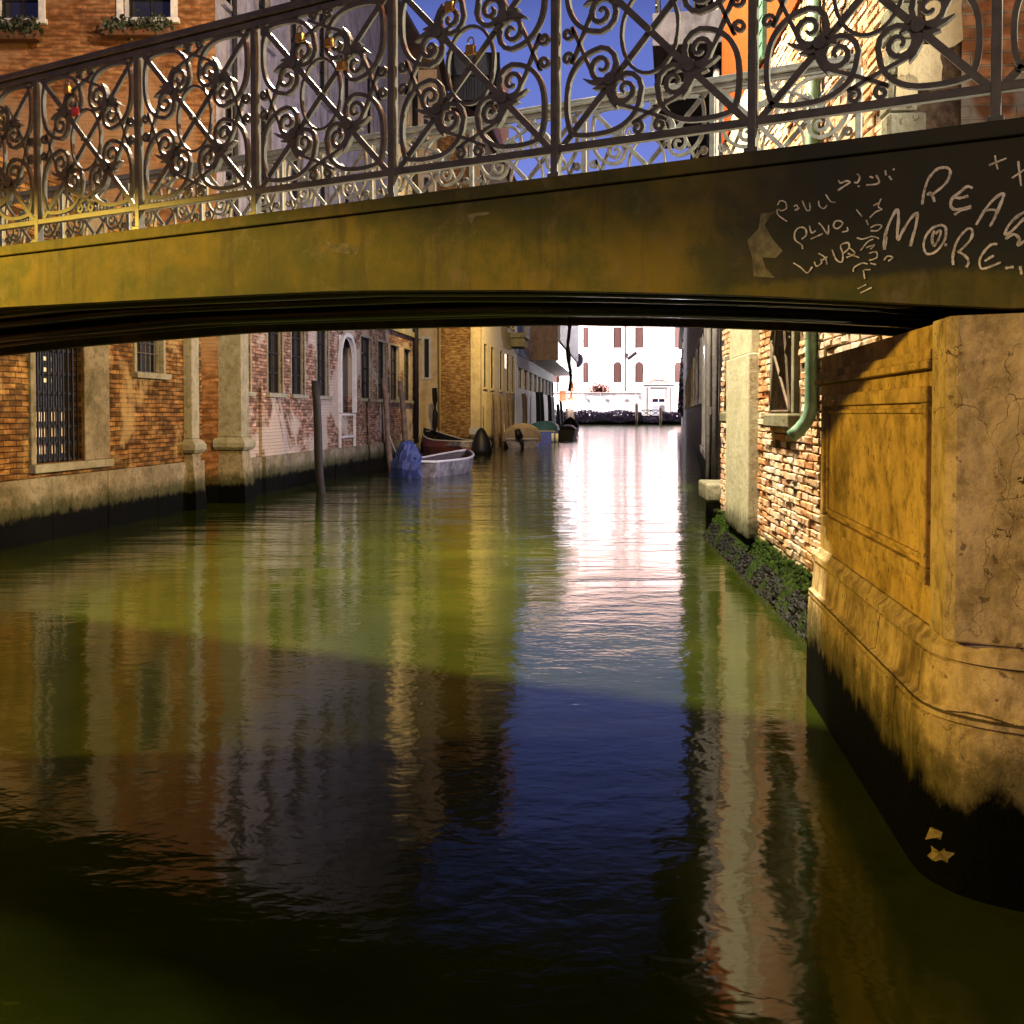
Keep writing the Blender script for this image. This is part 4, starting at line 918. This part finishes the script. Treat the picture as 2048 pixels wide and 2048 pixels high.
# ------------------------------------------------------------------ LEFT BANK: ochre house and brick gable further off
c3a = (P(838, 850, 46).x, 46.0); c3b = (P(875, 850, 46).x, 46.0)
w3a = Wall((c3a[0]-3, 46.0), c3b)
B3 = thing('ochre_house', 'narrow ochre plaster house with one slim window, facing us past the grey palace', 'house', (w3a.o.x, w3a.o.y, 0), w3a.rz)
wx0, wz1 = w3a.hit(848, 678); wx1, wz0 = w3a.hit(858, 755)
hl = [(wx0, wx1, wz0, wz1)]+[(wx0, wx1, wz0+3.6*i, wz1+3.6*i) for i in (1, 2, 3)]
m = MB(); wall_panel(m, w3a.L, -1.5, 17.5, hl, 0.25); shell(m, w3a.L, -1.5, 17.5, 5); m.build('wall', M['plaster_ochre'], B3)
for h in hl: window(B3, *h, depth=0.24, fw=0.1)
m = MB(); m.box((-0.3, -0.5, 17.5), (w3a.L+0.25, 5, 17.75)); m.build('roof', M['roof'], B3)
g0 = (P(880, 850, 48).x, 48.0); g1 = (P(960, 850, 48).x, 48.0)
wg = Wall(g0, g1); wc_ = Wall(g1, (P(1030, 850, 62).x, 62.0))
B4 = thing('brick_gable_house', 'brown brick house end wall with ochre canal side beyond the ochre house', 'house', (wg.o.x, wg.o.y, 0), wg.rz)
m = MB(); wall_panel(m, wg.L-0.45, -1.5, 14.8, [], 0.2); m.build('end_wall', M['brick_dark'], B4)
m = MB(); m.box((wg.L-0.45, -0.03, -1.5), (wg.L+0.02, 0.4, 14.8)); m.build('corner_strip', M['plaster_ochre'], B4, bevel=0.02)
hs = []
for a, c in ((967, 973), (981, 987), (999, 1004), (1013, 1018), (1023, 1027)):
    for lev in (2.85, 6.6, 10.2): hs.append((wc_.x(a), wc_.x(c), lev, lev+2.1))
m = MB(); wall_panel(m, wc_.L, -1.5, 14.8, hs, 0.12, x0=0.42); m.face([(wc_.L, 0, -1.5), (wc_.L, 8, -1.5), (wc_.L, 8, 14.8), (wc_.L, 0, 14.8)])
cs = m.build('canal_wall', M['plaster_ochre'], B4)
invB4 = (Matrix.Translation((wg.o.x, wg.o.y, 0)) @ Matrix.Rotation(wg.rz, 4, 'Z')).inverted()
cs.matrix_basis = invB4 @ Matrix.Translation((wc_.o.x, wc_.o.y, 0)) @ Matrix.Rotation(wc_.rz, 4, 'Z')
for h in hs:
    wo = window(B4, *h, depth=0.10, fw=0.10, frame_mat='plaster_ochre'); wo.matrix_basis = cs.matrix_basis.copy()
m = MB(); m.box((wc_.x(1008), -0.05, 4.1), (wc_.x(1011), -0.01, 4.9)); sg = m.build('sign_plate', M['plastic'], B4); sg.matrix_basis = cs.matrix_basis.copy()
m = MB()
m.raw([(-2, -0.5, 14.8), (wg.L+0.5, -0.5, 14.8), (wg.L+2.2, 15, 14.8), (-2, 15, 14.8), (-2, -0.5, 14.95), (wg.L+0.5, -0.5, 14.95), (wg.L+2.2, 15, 14.95), (-2, 15, 14.95), (0.2, 2, 17.2), (0.6, 12, 17.2)],
      [(0,1,2,3),(0,1,5,4),(1,2,6,5),(2,3,7,6),(3,0,4,7),(4,5,8),(5,6,9,8),(6,7,9),(7,4,8,9)]); m.build('roof', M['roof'], B4)
# roof terrace
m = MB()
for x, y in ((0.6, 0.6), (2.4, 0.6), (0.6, 3.6), (2.4, 3.6)): m.box((x-0.06, y-0.06, 14.96), (x+0.06, y+0.06, 18.4))
m.box((0.4, 0.4, 16.2), (2.7, 3.9, 16.3)); m.box((0.3, 0.3, 17.35), (2.8, 4.0, 17.42)); m.box((0.3, 0.3, 18.4), (2.8, 4.0, 18.47))
for i in range(16): 
    x = 0.6+1.9*i/15; m.box((x-0.015, 0.56, 16.3), (x+0.015, 0.60, 17.35)); 
m.build('roof_terrace', M['wood_dark'], B4)
m = MB(); m.box((2.3, 6, 15), (3.2, 7, 19.2)); m.box((2.15, 5.85, 19.2), (3.35, 7.15, 19.6)); m.build('chimney', M['plaster_pink'], B4)
# stone balcony on the canal side
m = MB(); bx = wc_.x(1020); m.box((bx, -0.9, 6.0), (wc_.L-0.1, 0.0, 6.3)); m.box((bx, -0.9, 6.3), (wc_.L-0.1, -0.8, 7.2)); 
for i in range(3): m.box((bx+0.3+i*1.0, -0.8, 5.5), (bx+0.5+i*1.0, 0, 6.0))
bo = m.build('balcony', M['stone'], B4, bevel=0.03); bo.matrix_basis = cs.matrix_basis.copy()
# rough quay at the gable foot
m = MB(); qz = Wall((g0[0]-0.3, 47.3), (g1[0]+0.5, 47.2)); x = 0
while x < qz.L:
    L_ = random.uniform(0.5, 0.9); m.box((x, 0, -1), (min(x+L_-0.01, qz.L), 0.65, 0.42+random.uniform(-0.04, 0.12))); x += L_
qy = m.build('quay_edge', M['stone_plinth'], bevel=0.05); qy.location = (qz.o.x, qz.o.y, 0); qy.rotation_euler = (0, 0, qz.rz); setp(qy, 'row of rough quay stones at the foot of the brick gable', 'quay', kind='structure')
bp = P(952, 850, 47.0)
m = MB(); m.box((-0.34, -0.12, 0), (0.34, 0.2, 0.32)); o = m.build('stone_block', M['frame_white'], bevel=0.02); o.location = (bp.x, 47.45, 0.62); setp(o, 'pale squared stone block lying on the quay before the brick gable', 'block')

# ------------------------------------------------------------------ modern building with overhanging louvred floor
wm = Wall((P(1031, 850, 62.5).x, 62.5), (P(1107, 850, 98).x, 98.0))
B5 = thing('modern_building', 'modern white canal building with grey louvred floor jutting over its windows', 'building', (wm.o.x, wm.o.y, 0), wm.rz)
hs = []
for i in range(9):
    a = 1.2+i*3.9; hs.append((a, a+3.1, 3.2, 4.5))
m = MB(); wall_panel(m, wm.L, -1.5, 5.3, hs, 0.15); shell(m, wm.L, -1.5, 5.3, 8); m.build('wall', M['plaster_pale'], B5)
for h in hs: window(B5, *h, depth=0.14, fw=0.06, frame_mat='plaster_pale', sill=False)
ox0 = 9.0
m = MB(); m.box((ox0, -2.0, 5.31), (wm.L+4, 6, 12.0)); m.build('upper_floor', M['metal_brown'], B5)
m = MB(); m.box((ox0+0.02, -2.06, 5.33), (wm.L+4, -2.005, 6.6)); m.build('parapet_band', M['metal_slat'], B5)
m = MB(); k = 30
for i in range(k+1): x = ox0+0.1+(wm.L+3.9-ox0-0.3)*i/k; m.box((x, -2.22, 6.61), (x+0.22, -2.02, 11.8))
m.build('louvres', M['metal_slat'], B5)
m = MB(); m.box((ox0+1, -2.0, 5.24), (wm.L+4, -1.9, 5.30)); m.build('light_strip', M['lamp_white'], B5)
m = MB(); m.box((0, -0.05, 5.31), (ox0-0.01, 6, 12)); m.build('stair_tower', M['plaster_pale'], B5)
m = MB(); m.tube([(wm.L+4.2, -1.95, 6.9), (wm.L+4.4, -2.05, 6.9)], 0.75, 16); 
dsh = m.build('satellite_dish', M['metal_slat'], B5)

# ------------------------------------------------------------------ mooring poles
def pole(u0, v0, u1, v1, d, r=0.09, mat='wood_dark', label='', band=False, d2=None):
    top = P(u0, v0, d); r2_ = ray(u1, v1); bot = Vector((r2_.x*d, d, -0.6)) if True else None
    m = MB(); n = 6; pts = [top.lerp(bot, i/n)+Vector((0.015*math.sin(i*1.3), 0, 0)) for i in range(n+1)]
    base = (bot.x, bot.y, 0)
    m.tube([(p.x-base[0], p.y-base[1], p.z) for p in pts], [r*(0.82+0.18*i/n) for i in range(n+1)], 9)
    o = m.build('mooring_pole', M[mat], smooth=True); o.location = base; setp(o, label, 'pole', 'mooring poles along the left bank')
    return o
pole(630, 762, 645, 935, 20.5, 0.095, 'wood_dark', 'black leaning mooring pole left of the arched window')
pole(767, 757, 786, 905, 28.0, 0.085, 'wood', 'brown leaning mooring pole between the arched window and the blue tarpaulin')
pole(800, 762, 821, 880, 29.5, 0.09, 'wood', 'brown mooring pole directly above the blue tarpaulin')
pole(869, 776, 871, 900, 44.0, 0.13, 'wood_dark', 'upright dark mooring pole at the ochre house corner')
pole(988, 787, 995, 872, 48.5, 0.13, 'wood', 'first leaning brown pole right of the brick gable')
pole(1003, 789, 1010, 868, 51.0, 0.13, 'wood', 'second leaning brown pole behind the brown covered boat')
pole(1017, 786, 1026, 866, 54.0, 0.13, 'wood', 'third leaning brown pole above the brown boat cover')
pole(1047, 787, 1053, 860, 63.0, 0.16, 'wood', 'dark pole against the white wall above the brown boat cover')
pole(1075, 784, 1079, 850, 72.0, 0.18, 'wood_dark', 'left of the two black poles above the blue boat')
pole(1082, 784, 1088, 850, 75.0, 0.18, 'wood_dark', 'right of the two black poles above the blue boat')
pole(1098, 790, 1103, 848, 82.0, 0.18, 'wood_dark', 'black pole at the far end of the white wall')
pole(1105, 794, 1109, 848, 86.0, 0.16, 'metal_slat', 'grey pole at the far corner of the modern building')
pole(1115, 808, 1121, 850, 95.0, 0.18, 'wood_dark', 'short black pole in front of the bright quay, left one')
pole(1121, 802, 1127, 850, 99.0, 0.16, 'wood_dark', 'thin black pole in front of the bright quay, right one')

# ------------------------------------------------------------------ BOATS
def boat(name, label, near, far, beam, h, hull_mat, inner_mat='boat_inner', gun_mat='frame_white', bow_far=True, bow_lift=0.22, stripe=None):
    """near/far: (X, Y) of the two ends; bow at the far end when bow_far"""
    n_, f_ = Vector(near), Vector(far); st_, bo_ = (n_, f_) if bow_far else (f_, n_)
    d = bo_-st_; L = d.length
    o = thing(name, label, 'boat', (st_.x, st_.y, 0), math.atan2(d.y, d.x), 'small boats moored on the left bank')
    N = 14; rings = []; inner = []; gl = []; gr = []
    for i in range(N+1):
        t = i/N; x = L*t
        wd = beam/2*(0.86+0.14*math.sin(min(1, t/0.45)*math.pi/2))*(1 if t < 0.55 else max(0.02, math.cos((t-0.55)/0.45*math.pi/2)**0.75))
        z = h*(1+bow_lift*max(0, (t-0.4)/0.6)**2*2); b0 = -0.12+0.12*max(0, (t-0.8)/0.2)**2
        rings.append([(x, -wd, z), (x, -wd*0.92, h*0.45), (x, -wd*0.72, b0), (x, wd*0.72, b0), (x, wd*0.92, h*0.45), (x, wd, z)])
        wi = max(0.01, wd-0.05); inner.append([(x*0.985+0.03, -wi, z-0.005), (x*0.985+0.03, -wi*0.8, 0.09), (x*0.985+0.03, wi*0.8, 0.09), (x*0.985+0.03, wi, z-0.005)])
        gl.append((x, -wd+0.02, z)); gr.append((x, wd-0.02, z))
    m = MB(); m.loft(rings, close=False, caps=True); m.build('hull', M[hull_mat], o, smooth=False)
    m = MB(); m.loft(inner, close=False, caps=True); m.build('hull_lining', M[inner_mat], o)
    m = MB(); m.tube(gl, 0.035, 6); m.tube(gr, 0.035, 6); m.tube([gl[0], gr[0]], 0.035, 6); m.build('gunwale', M[gun_mat], o, smooth=True)
    m = MB()
    for t in (0.35, 0.68): m.box((L*t-0.12, -beam*0.38, h*0.62), (L*t+0.12, beam*0.38, h*0.66))
    m.build('thwart', M['wood'], o)
    return o, L, h
def dome(parent, cx, cy, z0, rx, ry, hz, mat, name, n=14, k=7, pw=0.75, jag=0.06, drop=0.0):
    m = MB(); rings = []
    for j in range(k+1):
        t = j/k; rr = math.cos(t*math.pi/2)**pw; z = z0-drop*(1-t)+hz*math.sin(t*math.pi/2)
        rings.append([(cx+rx*rr*math.cos(2*math.pi*i/n)*(1+random.uniform(-jag, jag)), cy+ry*rr*math.sin(2*math.pi*i/n)*(1+random.uniform(-jag, jag)), z) for i in range(n)])
    m.loft(rings); return m.build(name, M[mat], parent, smooth=True)
random.seed(21)
s1 = P(832, 850, 25.6); f1 = P(934, 850, 29.0)
o, L, h = boat('rowing_boat', 'grey open boat with blue tarpaulin bundled over its stern', (s1.x, s1.y), (f1.x, f1.y), 1.32, 0.40, 'boat_white', 'boat_inner')
m = MB(); rings = []
for z, rx, ry, ox in ((-0.02, 0.16, 0.36, -0.10), (0.22, 0.20, 0.36, -0.08), (0.40, 0.26, 0.34, -0.02), (0.50, 0.29, 0.28, 0.04), (0.64, 0.25, 0.24, 0.03), (0.74, 0.23, 0.21, 0.05), (0.84, 0.17, 0.15, 0.03), (0.90, 0.08, 0.07, 0.04)):
    rings.append([(ox+rx*math.cos(i*0.314)*(1+random.uniform(-0.2, 0.2)), 0.24+ry*1.15*math.sin(i*0.314)*(1+random.uniform(-0.2, 0.2)), z+random.uniform(-0.03, 0.03)) for i in range(20)])
m.loft(rings); m.build('motor_cover', M['tarp_blue'], o, smooth=False)
m = MB(); m.box((-0.14, -0.05, 0.1), (-0.02, 0.3, 0.5)); m.build('outboard_motor', M['black'], o)
f2 = P(848, 850, 44.5); s2 = P(952, 850, 40.6)
o, L, h = boat('long_boat', 'long white open boat with black covered motor behind the grey boat', (s2.x, s2.y), (f2.x, f2.y), 1.5, 0.50, 'boat_red', 'black', 'frame_white', bow_lift=0.5)
m = MB(); m.box((-0.01, -0.70, 0.30), (1.8, -0.66, 0.50)); m.box((-0.01, 0.66, 0.30), (1.8, 0.70, 0.50)); m.box((-0.03, -0.68, 0.26), (0.0, 0.68, 0.5)); m.build('rubbing_strake', M['boat_white'], o)
dome(o, -0.42, 0.0, 0.0, 0.40, 0.40, 1.05, 'black', 'motor_cover', pw=1.2)
s3 = P(1044, 850, 47.5); f3 = P(1046, 850, 53.0)
o, L, h = boat('covered_boat', 'white motorboat under a domed brown tarpaulin with tilted black outboard', (s3.x, s3.y), (f3.x, f3.y), 1.75, 0.42, 'boat_white')
m = MB(); rings = []
for i in range(12):
    t = i/11; x = L*t*0.98; wd = 0.93*(1 if t < 0.5 else max(0.12, math.cos((t-0.5)/0.5*1.45)))
    hz = (0.82 if t < 0.6 else 0.82-0.6*(t-0.6))*(0.72 if i == 0 else 1)
    rings.append([(x, wd*math.cos(a), 0.30+hz*math.sin(a)**0.75*(1+random.uniform(-0.03, 0.03))) for a in [math.pi*j/10 for j in range(11)]])
m.loft(rings, close=False, caps=True); m.build('tarpaulin', M['tarp_brown'], o, smooth=True)
m = MB(); m.tube([(-0.14, -0.05, -0.2), (-0.16, 0.0, 0.25), (-0.22, 0.12, 0.50)], [0.06, 0.09, 0.12], 8); m.tube([(-0.22, 0.12, 0.5), (-0.30, 0.22, 0.86)], [0.20, 0.13], 10); m.build('outboard_motor', M['black'], o, smooth=True)
s4 = P(1086, 850, 57); f4 = P(1096, 850, 62)
o, L, h = boat('blue_boat', 'bright blue boat with white rim and teal tarpaulin beyond the brown cover', (s4.x, s4.y), (f4.x, f4.y), 1.55, 0.62, 'boat_blue')
m = MB(); rings = []
for i in range(9):
    t = i/8; x = L*t; wd = 0.80*(1 if t < 0.6 else max(0.1, math.cos((t-0.6)/0.4*1.4)))
    rings.append([(x, wd*math.cos(a), 0.66+0.52*math.sin(a)**0.8) for a in [math.pi*j/8 for j in range(9)]])
m.loft(rings, close=False, caps=True); m.build('tarpaulin', M['tarp_teal'], o, smooth=True)
m = MB()
for y in (0.55, 0.78): m.tube([(-0.1, -y, 0.05), (-0.1, -y, 0.5)], 0.09, 8)
m.build('fender', M['plastic'], o, smooth=True)
s5 = P(1124, 850, 67); f5 = P(1120, 850, 61.5)
o, L, h = boat('dark_boat', 'dark hulled boat with white stem beyond the blue boat', (f5.x+0.4, f5.y+1.2), (s5.x+0.7, s5.y+2.5), 1.3, 0.62, 'wood_dark', 'black', 'wood_dark', bow_lift=0.6)
dome(o, 1.6, 0, 0.55, 1.5, 0.6, 0.35, 'black', 'tarpaulin')
s6 = P(1140, 850, 76); f6 = P(1146, 850, 82)
o, L, h = boat('dark_boat', 'farthest small dark boat on the left, against the bright water', (s6.x, s6.y), (f6.x, f6.y), 1.2, 0.55, 'wood', 'black', 'wood', bow_lift=0.6)
dome(o, 2.0, 0, 0.5, 1.8, 0.5, 0.3, 'tarp_brown', 'tarpaulin')

def rope_thing(a, c, sag, label):
    a, c = Vector(a), Vector(c); m = MB(); m.tube([a.lerp(c, i/8)-Vector((0, 0, sag*math.sin(math.pi*i/8))) for i in range(9)], 0.012, 5)
    o = m.build('mooring_rope', M['frame_white']); setp(o, label, 'rope', 'ropes tying the boats to the left bank')
rope_thing((s1.x-0.25, s1.y+0.1, 0.38), (P(786, 850, 28).x-0.1, 28.0, 1.0), 0.18, 'pale slack rope from the stern of the grey open boat to a pole')
rope_thing((f2.x+0.1, f2.y-0.2, 0.85), (P(870, 850, 44).x, 44.0, 1.2), 0.15, 'pale rope from the bow of the long white boat to the upright dark pole')
rope_thing((P(1010, 850, 48).x, 48.6, 0.4), (P(1008, 850, 51).x, 51.0, 1.1), 0.1, 'pale rope from the brown covered boat to the second brown pole')

# ------------------------------------------------------------------ FAR SIDE: quay, hedge bank, church building
m = MB(); m.face([(-160, 150.6, 0.9), (220, 150.6, 0.9), (220, 400, 0.9), (-160, 400, 0.9)]); o = m.build('far_pavement', M['ground']); setp(o, kind='structure')
m = MB(); m.box((-60, 150.1, -2), (110, 150.6, 1.25)); o = m.build('far_quay_wall', M['plaster_dark']); setp(o, 'dark weedy stone quay wall across the end of the canal', 'quay wall')
random.seed(9); m = MB()
for i in range(5200):
    x = random.uniform(6, 30); z = 1.2+random.uniform(-0.7, 0.75)*(1+0.25*math.sin(x*1.3)); y = 150.05-random.uniform(0, 0.5)
    if P(1283, 830, 150).x < x < P(1322, 830, 150).x and z > 1.1: continue
    a = random.uniform(0, 6.28); s_ = random.uniform(0.08, 0.2)
    m.face([(x+s_*math.cos(a), y, z+s_*math.sin(a)), (x-s_*math.sin(a)*0.7, y-0.05, z+s_*math.cos(a)*0.7), (x-s_*math.cos(a), y, z-s_*math.sin(a)), (x+s_*math.sin(a)*0.7, y+0.05, z-s_*math.cos(a)*0.7)])
o = m.build('hedge', M['leaf_dark']); setp(o, 'low ragged hedge along the top of the far quay', 'hedge')
gx0, gx1 = P(1283, 830, 149.8).x, P(1320, 830, 149.8).x
gt = thing('water_gate', 'low wooden gate of two crossed panels in the far quay hedge', 'gate', (gx0, 149.7, 0))
m = MB(); W_ = gx1-gx0
for a in (0, W_/2):
    m.tube([(a, 0, 1.3), (a+W_/2, 0, 2.05)], 0.05, 5); m.tube([(a, 0.02, 2.05), (a+W_/2, 0.02, 1.3)], 0.05, 5)
m.build('cross_brace', M['wood_dark'], gt)
m = MB(); m.tube([(0, 0, 1.25), (W_, 0, 1.25)], 0.06, 5); m.tube([(0, 0, 2.1), (W_, 0, 2.1)], 0.06, 5); m.tube([(W_/2, 0, 1.2), (W_/2, 0, 2.1)], 0.06, 5); m.build('gate_frame', M['wood_dark'], gt)
for u_, lab, zt_ in ((1273, 'brown post left of the crossed gate on the far quay', 2.9), (1321, 'brown post right of the crossed gate on the far quay', 2.4)):
    x = P(u_, 830, 149.6).x; m = MB(); m.tube([(0, 0, -0.5), (0, 0, zt_)], 0.22, 9); m.tube([(0, 0, zt_), (0, 0, zt_+0.25)], [0.22, 0.03], 9); o = m.build('post', M['wood'], smooth=False); o.location = (x, 149.5, 0); setp(o, lab, 'post', 'posts beside the far gate')
# church building
FY = 160.0
xf0 = P(900, 800, FY).x; xf1 = P(1620, 800, FY).x
wf = Wall((xf0, FY), (xf1, FY))
CB = thing('pink_palace', 'brightly floodlit pale pink building closing the end of the canal', 'palace', (wf.o.x, wf.o.y, 0), 0)
hs = []; arch_w = []
for (a, c) in ((1166, 1177.5), (1227, 1243), (1270, 1286.5), (1349, 1365), (1400, 1416), (1105, 1120), (1040, 1055), (975, 990)):
    x0, z1 = wf.hit(a, 724); x1, z0 = wf.hit(c, 765); arch_w.append((x0, x1, z0, z1)); hs.append((x0, x1, z0, z1))
    x0, z1 = wf.hit(a, 662); x1, z0 = wf.hit(c, 696); hs.append((x0, x1, z0, z1+0.6))
    x0, z1 = wf.hit(a, 590); x1, z0 = wf.hit(c, 625); hs.append((x0, x1, z0, z1))
TOPZ = 31.0
m = MB(); wall_panel(m, wf.L, 0.9, TOPZ, hs, 0.35); shell(m, wf.L, 0.9, TOPZ, 12); m.build('wall', M['plaster_pink'], CB)
for h in hs:
    x0, x1, z0, z1 = h; isa = h in arch_w
    m = MB(); m.box((x0-0.18, -0.08, z0-0.2), (x1+0.18, 0.0, z0-0.001))
    m.box((x0-0.14, -0.05, z0), (x0-0.001, 0.0, z1)); m.box((x1+0.001, -0.05, z0), (x1+0.14, 0.0, z1)); m.box((x0-0.14, -0.05, z1+0.001), (x1+0.14, 0.0, z1+0.16))
    wo = m.build('window', M['plaster_pale'], CB)
    m = MB(); m.box((x0+0.01, 0.08, z0+0.01), ((x0+x1)/2-0.01, 0.14, z1-0.01)); m.box(((x0+x1)/2+0.01, 0.08, z0+0.01), (x1-0.01, 0.14, z1-0.01)); m.build('shutter', M['brown_shutter'], wo)
    if isa:
        m = MB(); rr = (x1-x0)/2; cx_ = (x0+x1)/2; n_ = 10
        for sg in (-1, 1):
            poly = [(cx_+sg*rr, 0.001, z1), (cx_+sg*rr, 0.001, z1-rr)]+[(cx_+sg*rr*math.cos(q*math.pi/2/n_), 0.001, z1-rr+rr*math.sin(q*math.pi/2/n_)) for q in range(n_+1)][1:]
            m.face(poly)
            arc = poly[1:]
            for p_, q_ in zip(arc, arc[1:]): m.face([p_, q_, (q_[0], 0.07, q_[2]), (p_[0], 0.07, p_[2])])
        m.build('arch_head', M['plaster_pink'], wo)
m = MB(); m.box((-0.6, -1.0, TOPZ), (wf.L+0.6, 12.5, TOPZ+0.5)); m.build('roof', M['roof'], CB)
for u_, va, vb in ((1251, 560, 783), (1114, 752, 783)):
    x, z1 = wf.hit(u_, va); _, z0 = wf.hit(u_, vb); m = MB(); m.tube([(x, -0.12, z0), (x, -0.12, z1)], 0.10, 6); m.build('drainpipe', M['wood_dark'], CB)
# low arcade wall in front
wl = Wall((xf0, 156.5), (P(1284, 800, 156.5).x, 156.5))
LA = thing('arcade_wall', 'low white screen wall with thin tiled coping before the pink building', 'wall', (wl.o.x, wl.o.y, 0), 0)
m = MB(); m.box((0, 0, 0.9), (wl.L, 0.5, 4.7)); m.build('wall', M['plaster_pale'], LA)
m = MB(); m.box((0, -0.12, 4.701), (wl.L, 0.6, 4.80)); m.build('coping', M['metal_brown'], LA)
m = MB()
for i in range(12): x = wl.L-1-i*2.7; m.box((x, -0.5, 4.15), (x+0.06, -0.12, 4.7))
m.build('bracket', M['metal_slat'], LA)
# creeper on top of the screen wall
random.seed(4); m = MB(); xa = P(1180, 770, 156).x; xb_ = P(1215, 770, 156).x
for i in range(520):
    x = random.gauss((xa+xb_)/2, (xb_-xa)/3); z = 4.85+abs(random.gauss(0, 0.6)); a = random.uniform(0, 6.28); L_ = random.uniform(0.1, 0.3)
    m.box((x-0.02, 156.2, z-0.02), (x+0.02+L_*abs(math.cos(a)), 156.25, z+0.03+L_*0.4*abs(math.sin(a))))
o = m.build('climber', M['boat_red']); setp(o, 'bare reddish climber spilling over the coping of the white screen wall', 'plant')
# baroque portal
pw0 = P(1286, 800, 156).x; pw1 = P(1349, 800, 156).x; pc = (pw0+pw1)/2; PWD = (pw1-pw0)/2
PT = thing('church_portal', 'white baroque portal with broken curved pediment beside the gate', 'portal', (pc, 156.0, 0))
zt_ = 1.6+(827-770)/2048*156
m = MB(); m.box((-PWD, 0, 0.9), (-1.1, 0.8, zt_)); m.box((1.1, 0, 0.9), (PWD, 0.8, zt_)); m.box((-1.099, 0, 3.9), (1.099, 0.8, zt_)); m.build('wall', M['plaster_pale'], PT)
m = MB(); m.box((-PWD-0.2, -0.25, zt_), (PWD+0.2, 0.8, zt_+0.22)); m.box((-PWD, -0.15, zt_-0.35), (PWD, 0.0, zt_-0.2)); m.build('cornice', M['frame_white'], PT)
m = MB(); m.box((-1.4, 0.1, zt_+0.22), (1.4, 0.6, zt_+1.15)); m.build('attic', M['plaster_pale'], PT)
m = MB()
for sg in (-1, 1):
    m.ribbon([(sg*(PWD-0.2-1.7*math.sin(t*0.157)), zt_+0.25+0.95*(1-math.cos(t*0.157))) for t in range(0, 9)], 0.13, 0.4, 0.2)
m.ribbon([(1.0*math.cos(t*math.pi/10), zt_+1.15+0.42*math.sin(t*math.pi/10)) for t in range(11)], 0.10, 0.4, 0.2)
m.box((-0.5, 0.0, zt_+0.35), (0.5, 0.09, zt_+0.45)); m.box((-0.5, 0.0, zt_+0.75), (0.5, 0.09, zt_+0.85)); m.build('pediment', M['metal_brown'], PT)
for x in (-PWD+0.35, -1.5, 1.5, PWD-0.35):
    m = MB(); m.box((x-0.16, -0.18, 0.9), (x+0.16, -0.002, zt_-0.36)); m.build('pilaster', M['frame_white'], PT)
m = MB(); m.box((-1.0, 0.3, 0.92), (-0.02, 0.38, 2.9)); m.box((0.02, 0.3, 0.92), (1.0, 0.38, 2.9)); dr = m.build('door', M['metal_slat'], PT)
m = MB(); m.box((-0.95, 0.26, 3.3), (-0.04, 0.30, 3.85)); m.box((0.04, 0.26, 3.3), (0.95, 0.30, 3.85)); m.build('transom_sign', M['brown_shutter'], PT)
m = MB(); m.box((-0.7, 0.23, 3.32), (-0.1, 0.259, 3.5)); m.box((0.1, 0.23, 3.32), (0.8, 0.259, 3.5)); m.build('blue_lettering', M['sign_blue'], PT)
# wall lantern on the pink facade
x, z = wf.hit(1264, 712); m = MB(); m.tube([(x-0.7, -0.5, z-0.5), (x+0.6, -0.9, z+0.5)], 0.28, 6); o = m.build('flood_lamp', M['black'], CB)

# bricola with harbour lamp and orange signal house
bx_ = P(1134, 850, 108)
BL = thing('channel_marker', 'wooden channel marker post carrying a glowing white lantern and orange sign', 'marker', (bx_.x, 108, 0))
m = MB(); m.tube([(0.2, 0, -0.5), (0.15, 0, 2.2)], 0.32, 9); m.tube([(0.75, 0.3, -0.5), (0.45, 0.2, 2.0)], 0.28, 9); m.build('post', M['wood'], BL)
m = MB(); m.box((-0.9, -0.2, 2.9), (0.95, 0.3, 3.05)); m.box((-0.8, -0.1, 3.06), (-0.1, 0.2, 4.0)); m.tube([(0.45, 0, 3.06), (0.45, 0, 4.3), (0.55, 0, 5.0)], [0.30, 0.30, 0.05], 8); m.build('signal_house', M['sign_orange'], BL)
m = MB(); m.tube([(0, -0.1, 2.2), (0, -0.1, 2.88)], 0.36, 12); m.build('lantern', M['lamp_white'], BL)
# lamp on the right bank wall near the open water
lp_ = P(1363, 817, 108); RL = thing('quay_lamp', 'glaring white lamp on the corner of the right bank near open water', 'lamp', (lp_.x, 108, 0))
m = MB(); m.tube([(0, 0, 1.8), (0, 0, 2.45)], [0.22, 0.36], 12); m.build('globe', M['lamp_white'], RL)
m = MB(); m.tube([(0.0, 0, 2.46), (0.5, 0.1, 2.7), (1.2, 0.2, 2.7)], 0.06, 6); m.build('bracket', M['black'], RL)
light('marker_lamp_light', (bx_.x+0.5, 107.0, 2.6), 500, WHITE, 0.3)
light('quay_lamp_light', (lp_.x-1.2, 106.0, 2.4), 4500, WHITE, 0.3)
